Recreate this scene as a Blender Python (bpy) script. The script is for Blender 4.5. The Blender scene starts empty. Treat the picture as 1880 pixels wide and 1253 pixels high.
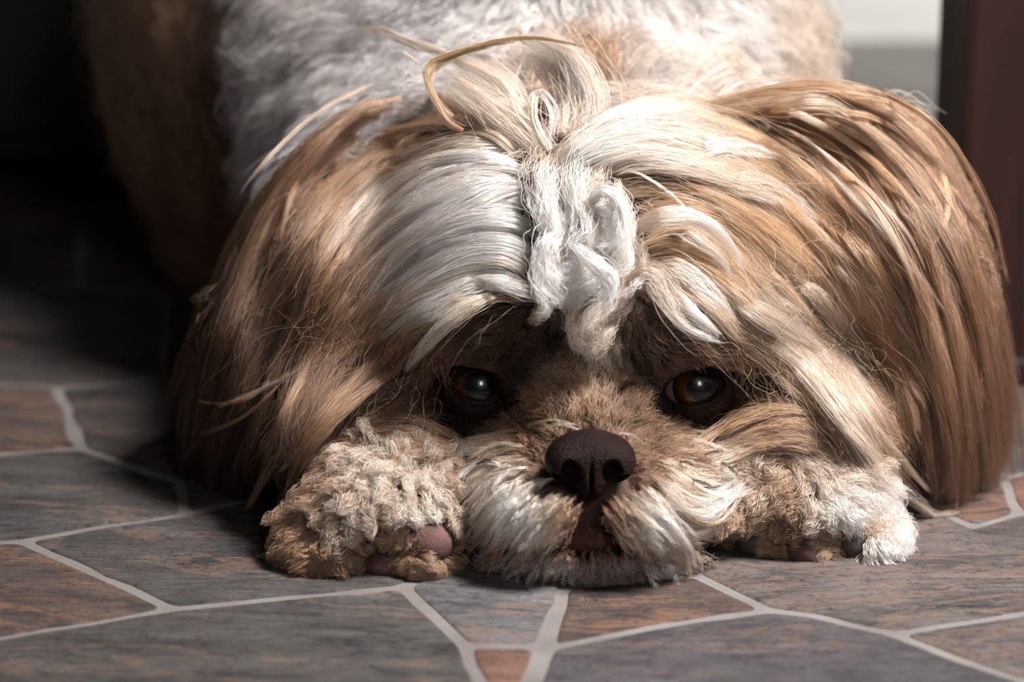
import bpy, bmesh, math
import numpy as np
from mathutils import Vector, Matrix
from mathutils.bvhtree import BVHTree

# ---------------------------------------------------------------- camera
S = bpy.context.scene
COL = S.collection
FPX, CX, CY = 4804.0, 940.0, 626.5            # focal length in pixels of the 1880 wide frame
PITCH = math.radians(15.0)
CAM = np.array([0.0, -0.78, 0.289])
cd = bpy.data.cameras.new('camera')
cam = bpy.data.objects.new('camera', cd)
COL.objects.link(cam)
cam.location = CAM
cam.rotation_euler = (math.radians(90) - PITCH, 0, 0)
cd.sensor_width = 36.0
cd.lens = 36.0 * FPX / 1880.0
cd.clip_start = 0.02
cd.dof.use_dof = True
cd.dof.focus_distance = 0.845
cd.dof.aperture_fstop = 6.3
S.camera = cam

# ---------------------------------------------------------------- world, sun, daylight
w = bpy.data.worlds.new('world')
S.world = w
w.use_nodes = True
bg = w.node_tree.nodes['Background']
bg.inputs[0].default_value = (0.95, 0.97, 1.0, 1)
bg.inputs[1].default_value = 0.03


def area(name, loc, target, sx, sy, power, color, spread=180):
    l = bpy.data.lights.new(name, 'AREA')
    l.shape = 'RECTANGLE'
    l.size, l.size_y, l.energy, l.color = sx, sy, power, color
    l.spread = math.radians(spread)
    o = bpy.data.objects.new(name, l)
    o.location = loc
    d = Vector(target) - Vector(loc)
    o.rotation_euler = d.to_track_quat('-Z', 'Y').to_euler()
    COL.objects.link(o)
    return o


area('daylight_side', (0.58, -0.14, 1.08), (0.10, 0.05, 0.05), 0.34, 0.34, 4.5, (1.0, 0.95, 0.92), 54)
area('daylight_door', (0.55, -1.9, 1.05), (0.05, 0.0, 0.05), 0.34, 0.42, 5.6, (1.0, 0.97, 0.96))
sl = bpy.data.lights.new('sun', 'SUN')
sl.energy, sl.angle, sl.color = 4.2, 0.02, (1.0, 0.97, 0.92)
so = bpy.data.objects.new('sun', sl)
so.rotation_euler = (math.radians(12), math.radians(8), 0)
COL.objects.link(so)

vs = S.view_settings
vs.view_transform, vs.look, vs.gamma, vs.use_curve_mapping = 'Standard', 'None', 1.0, False
vs.exposure = 0.0
S.cycles.max_bounces = 8
S.cycles.diffuse_bounces = 3
S.cycles.glossy_bounces = 3
S.cycles.transmission_bounces = 7
S.cycles.use_denoising = True
S.cycles_curves.shape = 'RIBBONS'
S.cycles_curves.subdivisions = 2
rng = np.random.default_rng(7)

# ---------------------------------------------------------------- pixels of the frame <-> world
cp, sp = math.cos(PITCH), math.sin(PITCH)


def ray(px, py):
    px = np.asarray(px, float); py = np.asarray(py, float)
    u = (px - CX) / FPX; v = -(py - CY) / FPX
    d = np.stack([u, cp + v * sp, -sp + v * cp], -1)
    return d / np.linalg.norm(d, axis=-1, keepdims=True)


def W(px, py, y):
    """point on the plane Y=y seen at the pixel"""
    d = ray(px, py)
    t = (y - CAM[1]) / d[..., 1]
    return CAM + d * t[..., None]


def F(px, py, z=0.0):
    """point on the floor seen at the pixel"""
    d = ray(px, py)
    t = (z - CAM[2]) / d[..., 2]
    return CAM + d * t[..., None]


def mpp(y):                                       # metres per pixel at depth y
    return (y - CAM[1]) / cp / FPX * 1.0


# ---------------------------------------------------------------- objects
def tag(o, label=None, cat=None, group=None, kind=None):
    for k, v in (('label', label), ('category', cat), ('group', group), ('kind', kind)):
        if v: o[k] = v
    return o


def empty(name, loc=(0, 0, 0)):
    o = bpy.data.objects.new(name, None)
    o.location = loc
    o.empty_display_size = 0.02
    COL.objects.link(o)
    return o


def link(name, me, mat, parent=None, smooth=True):
    o = bpy.data.objects.new(name, me)
    COL.objects.link(o)
    if mat is not None and not me.materials: me.materials.append(mat)
    if smooth:
        me.polygons.foreach_set('use_smooth', [True] * len(me.polygons))
    if parent is not None: o.parent = parent
    return o


def mesh_np(name, v, f):
    me = bpy.data.meshes.new(name)
    me.from_pydata([tuple(map(float, p)) for p in v], [], [tuple(map(int, q)) for q in f])
    me.update()
    return me


# ---------------------------------------------------------------- materials
def mat_new(name):
    m = bpy.data.materials.new(name)
    m.use_nodes = True
    nt = m.node_tree
    return m, nt, nt.nodes['Principled BSDF']


def N(nt, typ, **kw):
    n = nt.nodes.new(typ)
    for k, v in kw.items():
        if k.startswith('i_'): n.inputs[k[2:].replace('_', ' ')].default_value = v
        else: setattr(n, k, v)
    return n


def ramp(nt, fac, stops):
    r = nt.nodes.new('ShaderNodeValToRGB')
    e = r.color_ramp.elements
    while len(e) > 1: e.remove(e[-1])
    e[0].position, e[0].color = stops[0][0], (*stops[0][1], 1)
    for p, c in stops[1:]:
        x = e.new(p); x.color = (*c, 1)
    nt.links.new(fac, r.inputs[0])
    return r.outputs[0]


def mixc(nt, fac, a, b, mode='MIX'):
    m = nt.nodes.new('ShaderNodeMix'); m.data_type = 'RGBA'; m.blend_type = mode
    for i, v in ((0, fac), (6, a), (7, b)):
        if hasattr(v, 'links'): nt.links.new(v, m.inputs[i])
        else: m.inputs[i].default_value = v if i == 0 else (*v, 1)
    return m.outputs[2]


def noise(nt, vec, scale, detail=6, rough=0.6, dist=0.0, sc=None):
    if sc is not None:
        mp = nt.nodes.new('ShaderNodeMapping'); mp.inputs['Scale'].default_value = sc
        nt.links.new(vec, mp.inputs[0]); vec = mp.outputs[0]
    n = nt.nodes.new('ShaderNodeTexNoise')
    n.inputs['Scale'].default_value = scale
    n.inputs['Detail'].default_value = detail
    n.inputs['Roughness'].default_value = rough
    n.inputs['Distortion'].default_value = dist
    nt.links.new(vec, n.inputs['Vector'])
    return n.outputs[0]


def bump(nt, h, strength, dist, bs):
    b = nt.nodes.new('ShaderNodeBump')
    b.inputs['Strength'].default_value = strength
    b.inputs['Distance'].default_value = dist
    nt.links.new(h, b.inputs['Height'])
    nt.links.new(b.outputs[0], bs.inputs['Normal'])
    return b


def slate(name, base, dark, vein, seed, veins=0.5, ang=0.0, rust=0.56):
    """cleft slate: streaky layers, rust along the clefts, pale cracks and fine pitting"""
    m, nt, bs = mat_new(name)
    tc = nt.nodes.new('ShaderNodeTexCoord')
    mp = nt.nodes.new('ShaderNodeMapping')
    mp.inputs['Location'].default_value = (seed * 1.7, seed * .9, seed)
    mp.inputs['Rotation'].default_value = (0, 0, ang)
    mp.inputs['Scale'].default_value = (1.0, 2.2, 1.0)
    nt.links.new(tc.outputs['Object'], mp.inputs[0])
    v = mp.outputs[0]
    n1 = noise(nt, v, 18, 10, .68, .8)
    n2 = noise(nt, v, 48, 10, .78, 1.6)
    n3 = noise(nt, v, 7, 8, .62, 1.2, (1, 1.8, 1))
    n4 = noise(nt, tc.outputs['Object'], 330, 6, .8, 0)
    n5 = noise(nt, v, 110, 6, .75, .8, (.5, 2.0, 1))
    c = ramp(nt, n1, [(.34, dark), (.50, base), (.70, tuple(min(1, x * 1.55) for x in base))])
    c = mixc(nt, ramp(nt, n2, [(rust, (0, 0, 0)), (rust + .06, (veins,) * 3)]), c, vein)
    c = mixc(nt, ramp(nt, n3, [(.505, (0, 0, 0)), (.515, (veins,) * 3), (.535, (veins,) * 3), (.55, (0, 0, 0))]), c, vein)
    c = mixc(nt, ramp(nt, n3, [(.548, (0, 0, 0)), (.552, (.55,) * 3), (.557, (0, 0, 0))]), c, (.33, .31, .31))
    c = mixc(nt, .85, c, ramp(nt, n5, [(.36, (.45, .44, .44)), (.5, (1, 1, 1)), (.66, (1.0, 1.0, 1.0))]), 'MULTIPLY')
    c = mixc(nt, .9, c, ramp(nt, n4, [(.36, (.30, .30, .30)), (.47, (1, 1, 1))]), 'MULTIPLY')
    nt.links.new(c, bs.inputs['Base Color'])
    bs.inputs['Roughness'].default_value = .6
    bs.inputs['Specular IOR Level'].default_value = .3
    add = nt.nodes.new('ShaderNodeMath'); add.operation = 'ADD'
    nt.links.new(n2, add.inputs[0]); nt.links.new(n4, add.inputs[1])
    bump(nt, add.outputs[0], .8, .0016, bs)
    return m


M_SLATE = [
    slate('slate_grey', (.085, .080, .078), (.034, .033, .035), (.20, .125, .095), 1.0, .6, .1, .58),
    slate('slate_rust', (.095, .070, .060), (.036, .032, .032), (.22, .12, .08), 2.3, .75, -.1, .54),
    slate('slate_violet', (.088, .082, .090), (.045, .042, .050), (.16, .105, .09), 5.1, .6, .15, .57),
    slate('slate_blue', (.135, .132, .138), (.075, .074, .080), (.22, .135, .10), 3.4, .7, .5, .58),
    slate('slate_terracotta', (.21, .115, .085), (.12, .07, .055), (.12, .09, .08), 4.2, .4, .0),
    slate('slate_speckled', (.115, .098, .092), (.035, .035, .038), (.20, .14, .115), 7.7, .7, -.2, .52),
]


def mat_grout():
    m, nt, bs = mat_new('grout')
    tc = nt.nodes.new('ShaderNodeTexCoord')
    n = noise(nt, tc.outputs['Object'], 900, 3, .7)
    n2 = noise(nt, tc.outputs['Object'], 30, 4, .6)
    c = ramp(nt, n2, [(.3, (.115, .104, .099)), (.7, (.20, .182, .174))])
    c = mixc(nt, 1.0, c, ramp(nt, n, [(.27, (.3, .28, .27)), (.36, (1, 1, 1))]), 'MULTIPLY')
    nt.links.new(c, bs.inputs['Base Color'])
    bs.inputs['Roughness'].default_value = .85
    bump(nt, n, .4, .0006, bs)
    return m


def plain(name, col, rough=.6, spec=.5, nscale=0, namt=.25, bscale=0, bamt=.3, bdist=.001, coat=0):
    m, nt, bs = mat_new(name)
    tc = nt.nodes.new('ShaderNodeTexCoord')
    if nscale:
        n = noise(nt, tc.outputs['Object'], nscale, 5, .6)
        lo = tuple(x * (1 - namt) for x in col); hi = tuple(min(1, x * (1 + namt)) for x in col)
        nt.links.new(ramp(nt, n, [(.3, lo), (.7, hi)]), bs.inputs['Base Color'])
    else:
        bs.inputs['Base Color'].default_value = (*col, 1)
    if bscale:
        bump(nt, noise(nt, tc.outputs['Object'], bscale, 3, .6), bamt, bdist, bs)
    bs.inputs['Roughness'].default_value = rough
    bs.inputs['Specular IOR Level'].default_value = spec
    bs.inputs['Coat Weight'].default_value = coat
    return m


def mat_hair():
    m = bpy.data.materials.new('dog_hair'); m.use_nodes = True
    nt = m.node_tree; nt.nodes.clear()
    out = nt.nodes.new('ShaderNodeOutputMaterial')
    at = nt.nodes.new('ShaderNodeAttribute'); at.attribute_name = 'col'
    dif = nt.nodes.new('ShaderNodeBsdfPrincipled')
    dif.inputs['Roughness'].default_value = .55
    dif.inputs['Specular IOR Level'].default_value = .12
    nt.links.new(at.outputs['Color'], dif.inputs['Base Color'])
    h = nt.nodes.new('ShaderNodeBsdfHairPrincipled')
    h.parametrization = 'COLOR'
    h.inputs['Roughness'].default_value = .32
    h.inputs['Radial Roughness'].default_value = .5
    h.inputs['Coat'].default_value = 0.0 if 'Coat' in h.inputs else 0
    nt.links.new(at.outputs['Color'], h.inputs['Color'])
    mx = nt.nodes.new('ShaderNodeMixShader'); mx.inputs[0].default_value = .5
    nt.links.new(dif.outputs[0], mx.inputs[1]); nt.links.new(h.outputs[0], mx.inputs[2])
    nt.links.new(mx.outputs[0], out.inputs[0])
    return m


M_HAIR = mat_hair()
M_SKIN = plain('dog_skin', (.055, .030, .022), .7, .3, 60, .3, 300, .3)
M_LIP = plain('dog_lip', (.11, .046, .042), .6, .15, 120, .3, 500, .3, .0005)
M_NOSE = plain('nose_leather', (.012, .0048, .0044), .5, .12, 200, .3, 1100, .8, .0011)
M_LID = plain('eyelid_skin', (.012, .007, .006), .5, .3, 90, .3, 500, .4)
M_PADP = plain('paw_pad_pink', (.125, .070, .062), .8, .15, 150, .25, 900, .5, .0008)
M_PADD = plain('paw_pad_dark', (.09, .075, .075), .6, .4, 150, .3, 900, .5, .0008)
# ---------------------------------------------------------------- floor of irregular slate tiles
floor = link('floor', mesh_np('floor', [(-1.6, -1.2, -.006), (1.3, -1.2, -.006), (1.3, 1.9, -.006), (-1.6, 1.9, -.006)], [(0, 1, 2, 3)]), mat_grout())
# grout bed: the slab surface sits 0.6 mm below the faces of the tiles
for v in floor.data.vertices: v.co.z = .0003
tag(floor, kind='structure')


def tile(poly, mi, inset=.0018, n_round=3, h=.0012):
    """one stone tile from its outline on the floor: rounded corners, softened rim"""
    P = np.array(poly, float)[:, :2]
    a = 0.5 * np.sum(P[:, 0] * np.roll(P[:, 1], -1) - np.roll(P[:, 0], -1) * P[:, 1])
    if a < 0: P = P[::-1]
    n = len(P)
    # inset each edge
    Q = []
    for i in range(n):
        p0, p1, p2 = P[i - 1], P[i], P[(i + 1) % n]
        d1 = (p1 - p0) / (np.linalg.norm(p1 - p0) + 1e-9); d2 = (p2 - p1) / (np.linalg.norm(p2 - p1) + 1e-9)
        n1 = np.array([-d1[1], d1[0]]); n2 = np.array([-d2[1], d2[0]])
        b = n1 + n2; k = max(.35, 1 + n1 @ n2)
        Q.append(p1 + b / k * inset)
    Q = np.array(Q)
    R = []
    for i in range(n):
        p0, p1, p2 = Q[i - 1], Q[i], Q[(i + 1) % n]
        l1 = np.linalg.norm(p0 - p1); l2 = np.linalg.norm(p2 - p1)
        r = min(.0035, .3 * l1, .3 * l2)
        a_, b_ = p1 + (p0 - p1) / l1 * r, p1 + (p2 - p1) / l2 * r
        for s in range(n_round + 1):
            t = s / n_round
            R.append((1 - t) ** 2 * a_ + 2 * t * (1 - t) * p1 + t * t * b_)
        # chipped, slightly wavy edge between corners
        e = Q[(i + 1) % n] - p1; L = np.linalg.norm(e)
        m = int(L / .012)
        nn = np.array([-e[1], e[0]]) / L
        for s in range(1, m):
            t = s / m
            if .3 * .03 / L < t < 1 - .3 * .03 / L and r / L < t < 1 - r / L:
                R.append(p1 + e * t + nn * rng.normal(0, .0007))
    R = np.array(R); c = R.mean(0); m = len(R)
    verts, faces = [], []
    for k, (ins, z) in enumerate([(0, -.003), (0, h * .25 - .0003), (.0007, h * .8 - .0003), (.0020, h - .0003)]):
        d = c - R; d /= np.linalg.norm(d, axis=1, keepdims=True)
        rr = R + d * ins
        for q in rr: verts.append((q[0] - c[0], q[1] - c[1], z))
        if k:
            for i in range(m):
                j = (i + 1) % m
                faces.append(((k - 1) * m + i, (k - 1) * m + j, k * m + j, k * m + i))
    faces.append(tuple(3 * m + i for i in range(m)))
    o = link('tile', mesh_np('tile', verts, faces), M_SLATE[mi], floor, smooth=True)
    o.location = (c[0], c[1], 0)
    return o


P = lambda *pts: [F(a, b) for a, b in pts]
J1, J2, J3 = (40, 997), (315, 1122), (742, 1082)
J4, J5, J6, J7 = (1034, 1082), (1006, 1194), (1412, 1124), (1640, 1168)
K1, K2 = (854, 1189), (992, 1191)                # small terracotta tile, upper corners
L0, LW = (-420, 1030), (-420, 1235)
TILES = [
    (P((-60, 1186), (-420, 1240), L0, (-60, 1003), J1, (140, 1040), (240, 1085), J2), 1),
    (P(J1, (180, 972), (340, 948), (560, 900), (820, 880), (960, 905), (900, 1000), (735, 1082), (520, 1102), J2, (240, 1085), (140, 1040)), 0),
    (P((-60, 1186), J2, (520, 1102), J3, (800, 1137), K1, (880, 1253), (900, 1330), (400, 1400), (-100, 1420), (-420, 1400), (-420, 1240)), 0),
    (P(J3, (900, 1000), (960, 905), (1100, 900), (1200, 960), (1275, 1058), (1160, 1072), J4, (1010, 1140), K2, K1, (800, 1137)), 3),
    (P(K1, K2, (970, 1253), (930, 1330), (900, 1330), (880, 1253)), 4),
    (P(J4, (1160, 1072), (1275, 1058), (1340, 1090), J6, (1200, 1155), J5), 1),
    (P(J5, (1200, 1155), J6, (1500, 1135), J7, (1760, 1215), (1900, 1262), (2060, 1330), (1980, 1500), (1400, 1460), (940, 1440), (935, 1330), (984, 1253)), 2),
    (P((1275, 1058), (1200, 960), (1400, 900), (1600, 890), (1790, 972), (1870, 948), (2120, 905), (2200, 1000), (2130, 1090), (1880, 1130), J7, (1500, 1135), J6, (1340, 1090)), 5),
    (P(J7, (1880, 1130), (2130, 1090), (2300, 1200), (2060, 1330), (1900, 1262), (1760, 1215)), 5),
    # behind and beside the dog
    (P(L0, (-420, 860), (-120, 845), (150, 826), (235, 858), (330, 888), (340, 948), (180, 972), J1, (-60, 1003)), 0),
    (P((150, 826), (105, 715), (300, 700), (560, 720), (820, 760), (820, 880), (560, 900), (340, 948), (330, 888), (235, 858)), 0),
    (P((-120, 845), (-420, 860), (-420, 730), (-150, 700), (105, 715), (150, 826)), 1),
    (P((820, 880), (820, 760), (1100, 740), (1400, 750), (1400, 900), (1200, 960), (1100, 900), (960, 905)), 2),
    (P((1600, 890), (1400, 900), (1400, 750), (1700, 740), (1835, 800), (1840, 880), (1870, 948), (1790, 972)), 1),
    (P((1870, 948), (1840, 880), (1960, 860), (2150, 850), (2120, 905)), 4),
    (P((1840, 880), (1835, 800), (1700, 740), (1900, 705), (2200, 720), (2150, 850), (1960, 860)), 0),
    # in front of the frame
    (P((-420, 1400), (-100, 1420), (400, 1400), (900, 1330), (930, 1330), (940, 1440), (900, 1900), (100, 2000), (-500, 1800)), 3),
    (P((940, 1440), (1400, 1460), (1980, 1500), (2300, 1900), (900, 1900)), 1),
]
for pl, mi in TILES: tile(pl, mi)
# rows further back, irregular four to six sided stones
rows_y = [None, .40, .52, .64, .77, .91, 1.06]
far = np.array([F(x, y)[:2] for x, y in [(-420, 730), (-150, 700), (105, 715), (300, 700), (560, 720), (820, 760), (1100, 740), (1400, 750), (1700, 740), (1900, 705), (2200, 720)]])
prev = [tuple(p) for p in far]
row_ends_l, row_ends_r = [], []
xs0 = [p[0] for p in prev]
for ri in range(1, 7):
    y = rows_y[ri]
    if ri == 6: cur = [(x0 * 1.9 if False else px_, 1.12) for px_, x0 in zip([p[0] * 1.06 for p in prev], prev)]
    else: cur = [(p[0] * 1.09 + rng.normal(0, .012), y + rng.normal(0, .018)) for p in prev]
    i = 0
    while i < len(prev) - 1:
        k = 1 if rng.random() < .45 or i == len(prev) - 2 else 2
        pl = prev[i:i + k + 1] + cur[i:i + k + 1][::-1]
        tile(pl, int(rng.choice([0, 1, 2, 5, 0, 0])), inset=.002)
        i += k
    prev = cur
    row_ends_l.append(cur[0]); row_ends_r.append(cur[-1])
# side margins: big stones outside the frame, left and right, joined to the outline of the stones above
for side, px_list, ends in ((-1, [(-500, 1800), (-420, 1400), (-420, 1240), (-420, 1030), (-420, 860), (-420, 730)], row_ends_l),
                            (1, [(2300, 1900), (1980, 1500), (2060, 1330), (2300, 1200), (2130, 1090), (2200, 1000), (2120, 905), (2150, 850), (2200, 720)], row_ends_r)):
    pts = [tuple(F(x, y)[:2]) for x, y in px_list] + ends
    wd_ = [.14 + rng.random() * .05 for _ in pts]
    for i in range(len(pts) - 1):
        (xa, ya), (xb, yb) = pts[i], pts[i + 1]
        tile([(xa, ya), (xa + side * wd_[i], ya), (xb + side * wd_[i + 1], yb), (xb, yb)], int(rng.integers(0, 6)))
        tile([(xa + side * wd_[i], ya), (side * .95, ya), (side * .95, yb), (xb + side * wd_[i + 1], yb)], int(rng.integers(0, 6)))

# ---------------------------------------------------------------- room shell: left wall and roof added to block light, terrace outside
def box(bm, lo, hi, bev=0.0):
    vs_ = [bm.verts.new((x, y, z)) for x in (lo[0], hi[0]) for y in (lo[1], hi[1]) for z in (lo[2], hi[2])]
    fs = [bm.faces.new([vs_[i] for i in q]) for q in ((0, 1, 3, 2), (4, 6, 7, 5), (0, 4, 5, 1), (2, 3, 7, 6), (0, 2, 6, 4), (1, 5, 7, 3))]
    if bev:
        es = list({e for f in fs for e in f.edges})
        bmesh.ops.bevel(bm, geom=es, offset=bev, segments=2, affect='EDGES', profile=.5)


def box_obj(name, lo, hi, mat, parent=None, bev=0.0):
    bm = bmesh.new(); box(bm, lo, hi, bev)
    bmesh.ops.recalc_face_normals(bm, faces=bm.faces)
    me = bpy.data.meshes.new(name); bm.to_mesh(me); bm.free()
    return link(name, me, mat, parent, smooth=False)


M_WALL = plain('plaster_dark', (.10, .085, .08), .9, .2, 8, .15, 200, .3)
M_TERR = plain('terrace_concrete', (.62, .62, .60), .9, .2, 6, .12, 150, .3)
M_LITFAR = plain('lit_floor_grey_far', (.20, .19, .18), .9, .2, 8, .15, 150, .3)
M_LITNEAR = plain('lit_floor_grey_near', (.17, .18, .18), .9, .2, 8, .15, 150, .3)
tag(box_obj('wall_left_occluder', (-1.70, -1.2, -.006), (-1.6, 1.9, 2.4), M_WALL), kind='structure')  # unseen dark wall added to keep light off the left side
tag(box_obj('wall_back', (-1.6, 1.9, -.006), (-.10, 2.0, 2.4), M_WALL), kind='structure')
bm = bmesh.new(); box(bm, (-1.7, -1.2, 2.4), (1.35, .15, 2.5)); box(bm, (-1.7, .15, 2.4), (.36, 1.3, 2.5))  # unseen roof added, stepped so the sun reaches only the terrace side
me = bpy.data.meshes.new('ceiling_sun_block'); bm.to_mesh(me); bm.free()
tag(link('ceiling_sun_block', me, M_WALL, None, False), kind='structure')
tag(box_obj('lit_floor_far', (.0, .90, -.004), (1.4, 1.13, .004), M_LITFAR), kind='structure')  # grey strip over the floor, its paler tone carries the light there
tag(box_obj('lit_floor_near', (.0, .64, -.004), (1.4, .90, .0025), M_LITNEAR), kind='structure')  # strip over the tiles, coloured paler to show them lit
tag(box_obj('terrace_slab', (-.10, 1.13, -.2), (6.0, 6.0, .006), M_TERR), kind='structure')

# ---------------------------------------------------------------- dark wood
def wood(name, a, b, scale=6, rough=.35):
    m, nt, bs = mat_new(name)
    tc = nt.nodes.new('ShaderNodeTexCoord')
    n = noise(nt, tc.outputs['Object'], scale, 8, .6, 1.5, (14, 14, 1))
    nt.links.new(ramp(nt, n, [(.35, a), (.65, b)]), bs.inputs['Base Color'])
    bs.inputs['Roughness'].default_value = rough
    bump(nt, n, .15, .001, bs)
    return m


M_WOODR = wood('red_brown_wood', (.016, .004, .003), (.036, .009, .006), 6, .5)
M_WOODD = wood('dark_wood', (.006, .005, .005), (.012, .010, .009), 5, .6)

# square wooden post at the right edge, standing behind the ear
pb = F(1737, 712)
post = tag(empty('post', (pb[0] + .037, pb[1] + .035, 0)), 'dark red-brown square wooden post rising from the floor behind the golden brown ear', 'post')
box_obj('shaft', (-.035, -.035, .0), (.035, .035, 2.4), M_WOODR, post, .004)
box_obj('foot', (-.0365, -.0365, .0008), (.0365, .0365, .012), M_WOODD, post, .002)

# near-black furniture added to stand for the black shade behind the dog
cbx = tag(empty('shade_cabinet', (-.55, .8, 0)), 'near-black wooden furniture added to stand for the deep shade behind the dog', 'shade_cabinet')
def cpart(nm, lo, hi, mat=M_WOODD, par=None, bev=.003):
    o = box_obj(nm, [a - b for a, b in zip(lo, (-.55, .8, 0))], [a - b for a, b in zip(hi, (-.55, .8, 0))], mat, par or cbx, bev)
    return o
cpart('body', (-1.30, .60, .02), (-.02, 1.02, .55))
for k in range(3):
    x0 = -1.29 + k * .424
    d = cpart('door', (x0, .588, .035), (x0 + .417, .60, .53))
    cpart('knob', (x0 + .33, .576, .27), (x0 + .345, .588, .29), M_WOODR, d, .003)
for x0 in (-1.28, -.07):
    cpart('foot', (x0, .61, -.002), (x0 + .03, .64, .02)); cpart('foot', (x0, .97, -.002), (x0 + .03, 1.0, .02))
# ---------------------------------------------------------------- smooth implicit surfaces -> one continuous mesh
def surface_nets(fn, lo, hi, h):
    lo, hi = np.array(lo, float), np.array(hi, float)
    n = np.ceil((hi - lo) / h).astype(int) + 1
    ax = [lo[i] + h * np.arange(n[i]) for i in range(3)]
    X, Y, Z = np.meshgrid(*ax, indexing='ij')
    f = fn(X, Y, Z).astype(np.float32)
    nx, ny, nz = f.shape
    s = f < 0
    acc = np.zeros((nx - 1, ny - 1, nz - 1, 3), np.float32); cnt = np.zeros((nx - 1, ny - 1, nz - 1), np.int32)
    edges = []
    for a in range(3):
        sl0 = [slice(None)] * 3; sl1 = [slice(None)] * 3
        sl0[a] = slice(0, -1); sl1[a] = slice(1, None)
        f0, f1 = f[tuple(sl0)], f[tuple(sl1)]
        idx = np.argwhere((f0 < 0) != (f1 < 0))
        v0 = f0[tuple(idx.T)]; v1 = f1[tuple(idx.T)]
        p = idx.astype(np.float32); p[:, a] += v0 / (v0 - v1)
        b, c = [(1, 2), (2, 0), (0, 1)][a]
        m = (idx[:, b] > 0) & (idx[:, c] > 0) & (idx[:, b] < n[b] - 1) & (idx[:, c] < n[c] - 1)
        idx, p, v0 = idx[m], p[m], v0[m]
        quad = []
        for db, dc in ((-1, -1), (0, -1), (0, 0), (-1, 0)):
            q = idx.copy(); q[:, b] += db; q[:, c] += dc
            np.add.at(acc, tuple(q.T), p); np.add.at(cnt, tuple(q.T), 1)
            quad.append(q)
        edges.append((quad, v0 < 0))
    used = cnt > 0
    ids = -np.ones(cnt.shape, np.int64); ids[used] = np.arange(used.sum())
    V = lo + h * (acc[used] / cnt[used][:, None])
    Fc = []
    for quad, neg in edges:
        q = np.stack([ids[tuple(x.T)] for x in quad], 1)
        q[~neg] = q[~neg][:, ::-1]
        Fc.append(q)
    return V, np.concatenate(Fc)


def ell(X, Y, Z, c, r, rot=0.0):
    x, y, z = X - c[0], Y - c[1], Z - c[2]
    if rot:
        cr, sr = math.cos(rot), math.sin(rot)
        x, z = x * cr + z * sr, -x * sr + z * cr
    k = np.sqrt((x / r[0]) ** 2 + (y / r[1]) ** 2 + (z / r[2]) ** 2)
    return (k - 1) * min(r)


def caps(X, Y, Z, a, b, ra, rb):
    a, b = np.array(a), np.array(b); d = b - a
    t = np.clip(((X - a[0]) * d[0] + (Y - a[1]) * d[1] + (Z - a[2]) * d[2]) / (d @ d), 0, 1)
    return np.sqrt((X - a[0] - t * d[0]) ** 2 + (Y - a[1] - t * d[1]) ** 2 + (Z - a[2] - t * d[2]) ** 2) - (ra + (rb - ra) * t)


def smin(a, b, k):
    h = np.clip(.5 + .5 * (b - a) / k, 0, 1)
    return b + (a - b) * h - k * h * (1 - h)


def E(px, py, y, rx, ry, rz, k=.012, rot=0.0):
    """ellipsoid given by where it stands: pixel column/row at depth y, radii in pixels (rx, rz) and metres (ry)"""
    m = mpp(y)
    return ('e', W(px, py, y), (rx * m, ry, rz * m), k, rot)


HEAD = [
    E(1070, 540, .100, 410, .066, 330, .012),          # skull
    E(1075, 330, .125, 330, .060, 170, .015),          # crown
    E(1085, 760, .040, 110, .026, 80, .012),           # bridge of the muzzle
    E(1085, 880, .030, 185, .030, 95, .010),           # muzzle
    E(955, 935, .027, 120, .024, 85, .010),            # flews
    E(1215, 935, .027, 120, .024, 85, .010),
    E(1085, 1012, .026, 165, .024, 58, .008),          # chin on the floor
    E(740, 760, .070, 190, .034, 100, .015),           # cheeks
    E(1425, 770, .070, 190, .034, 100, .015),
    E(910, 590, .060, 130, .028, 60, .014),            # brows
    E(1250, 590, .060, 130, .028, 60, .014),
    E(635, 520, .120, 118, .048, 185, .015, .25),      # base of the ears
    E(1590, 430, .125, 150, .050, 190, .015, -.3),
]
EARS = [
    E(470, 735, .108, 80, .028, 230, .015, .12),
    E(1708, 690, .098, 84, .034, 285, .015, -.12),
]
PAWS = [
    E(700, 925, .034, 135, .028, 100, .010),
    E(600, 985, .036, 85, .026, 65, .010),
    E(705, 1030, .026, 62, .020, 42, .005),
    E(785, 1000, .022, 62, .020, 60, .005),
    E(1460, 910, .050, 170, .028, 95, .010),
    E(1385, 990, .042, 55, .018, 48, .004),
    E(1475, 1000, .036, 58, .018, 45, .004),
    E(1590, 990, .042, 68, .022, 52, .005),
]
BODYW = [
    ('e', (.012, .19, .075), (.085, .075, .072), .02, 0),
    ('e', (.008, .258, .105), (.112, .080, .100), .014, 0),
    ('e', (-.045, .37, .105), (.100, .11, .105), .02, 0),
    ('e', (-.100, .435, .130), (.085, .11, .125), .03, 0),
    ('c', (-.068, .20, .045), (-.062, .065, .024), .035, .020, .012),    # forearms to the paws
    ('c', (.088, .20, .045), (.105, .075, .026), .035, .020, .012),
    ('c', (-.12, .42, .04), (-.10, .33, .022), .04, .022, .015),       # folded hind leg
]


def sdf(parts):
    def fn(X, Y, Z):
        d = None
        for p in parts:
            if p[0] == 'e': v = ell(X, Y, Z, p[1], p[2], p[4]); k = p[3]
            else: v = caps(X, Y, Z, p[1], p[2], p[3], p[4]); k = p[5]
            d = v if d is None else smin(d, v, k)
        return d
    return fn


EYES = [(W(876, 706, .055), 'left'), (W(1274, 706, .055), 'right')]
EYE_R = .0116


def body_fn(X, Y, Z):
    d = sdf(HEAD + EARS + PAWS + BODYW)(X, Y, Z)
    for c, _ in EYES:                                 # eye sockets
        e = ell(X, Y, Z, (c[0], c[1] - .006, c[2]), (.0135, .0150, .0105))
        d = -smin(-d, e, .004)
    return np.maximum(d, .001 - Z)


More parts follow.
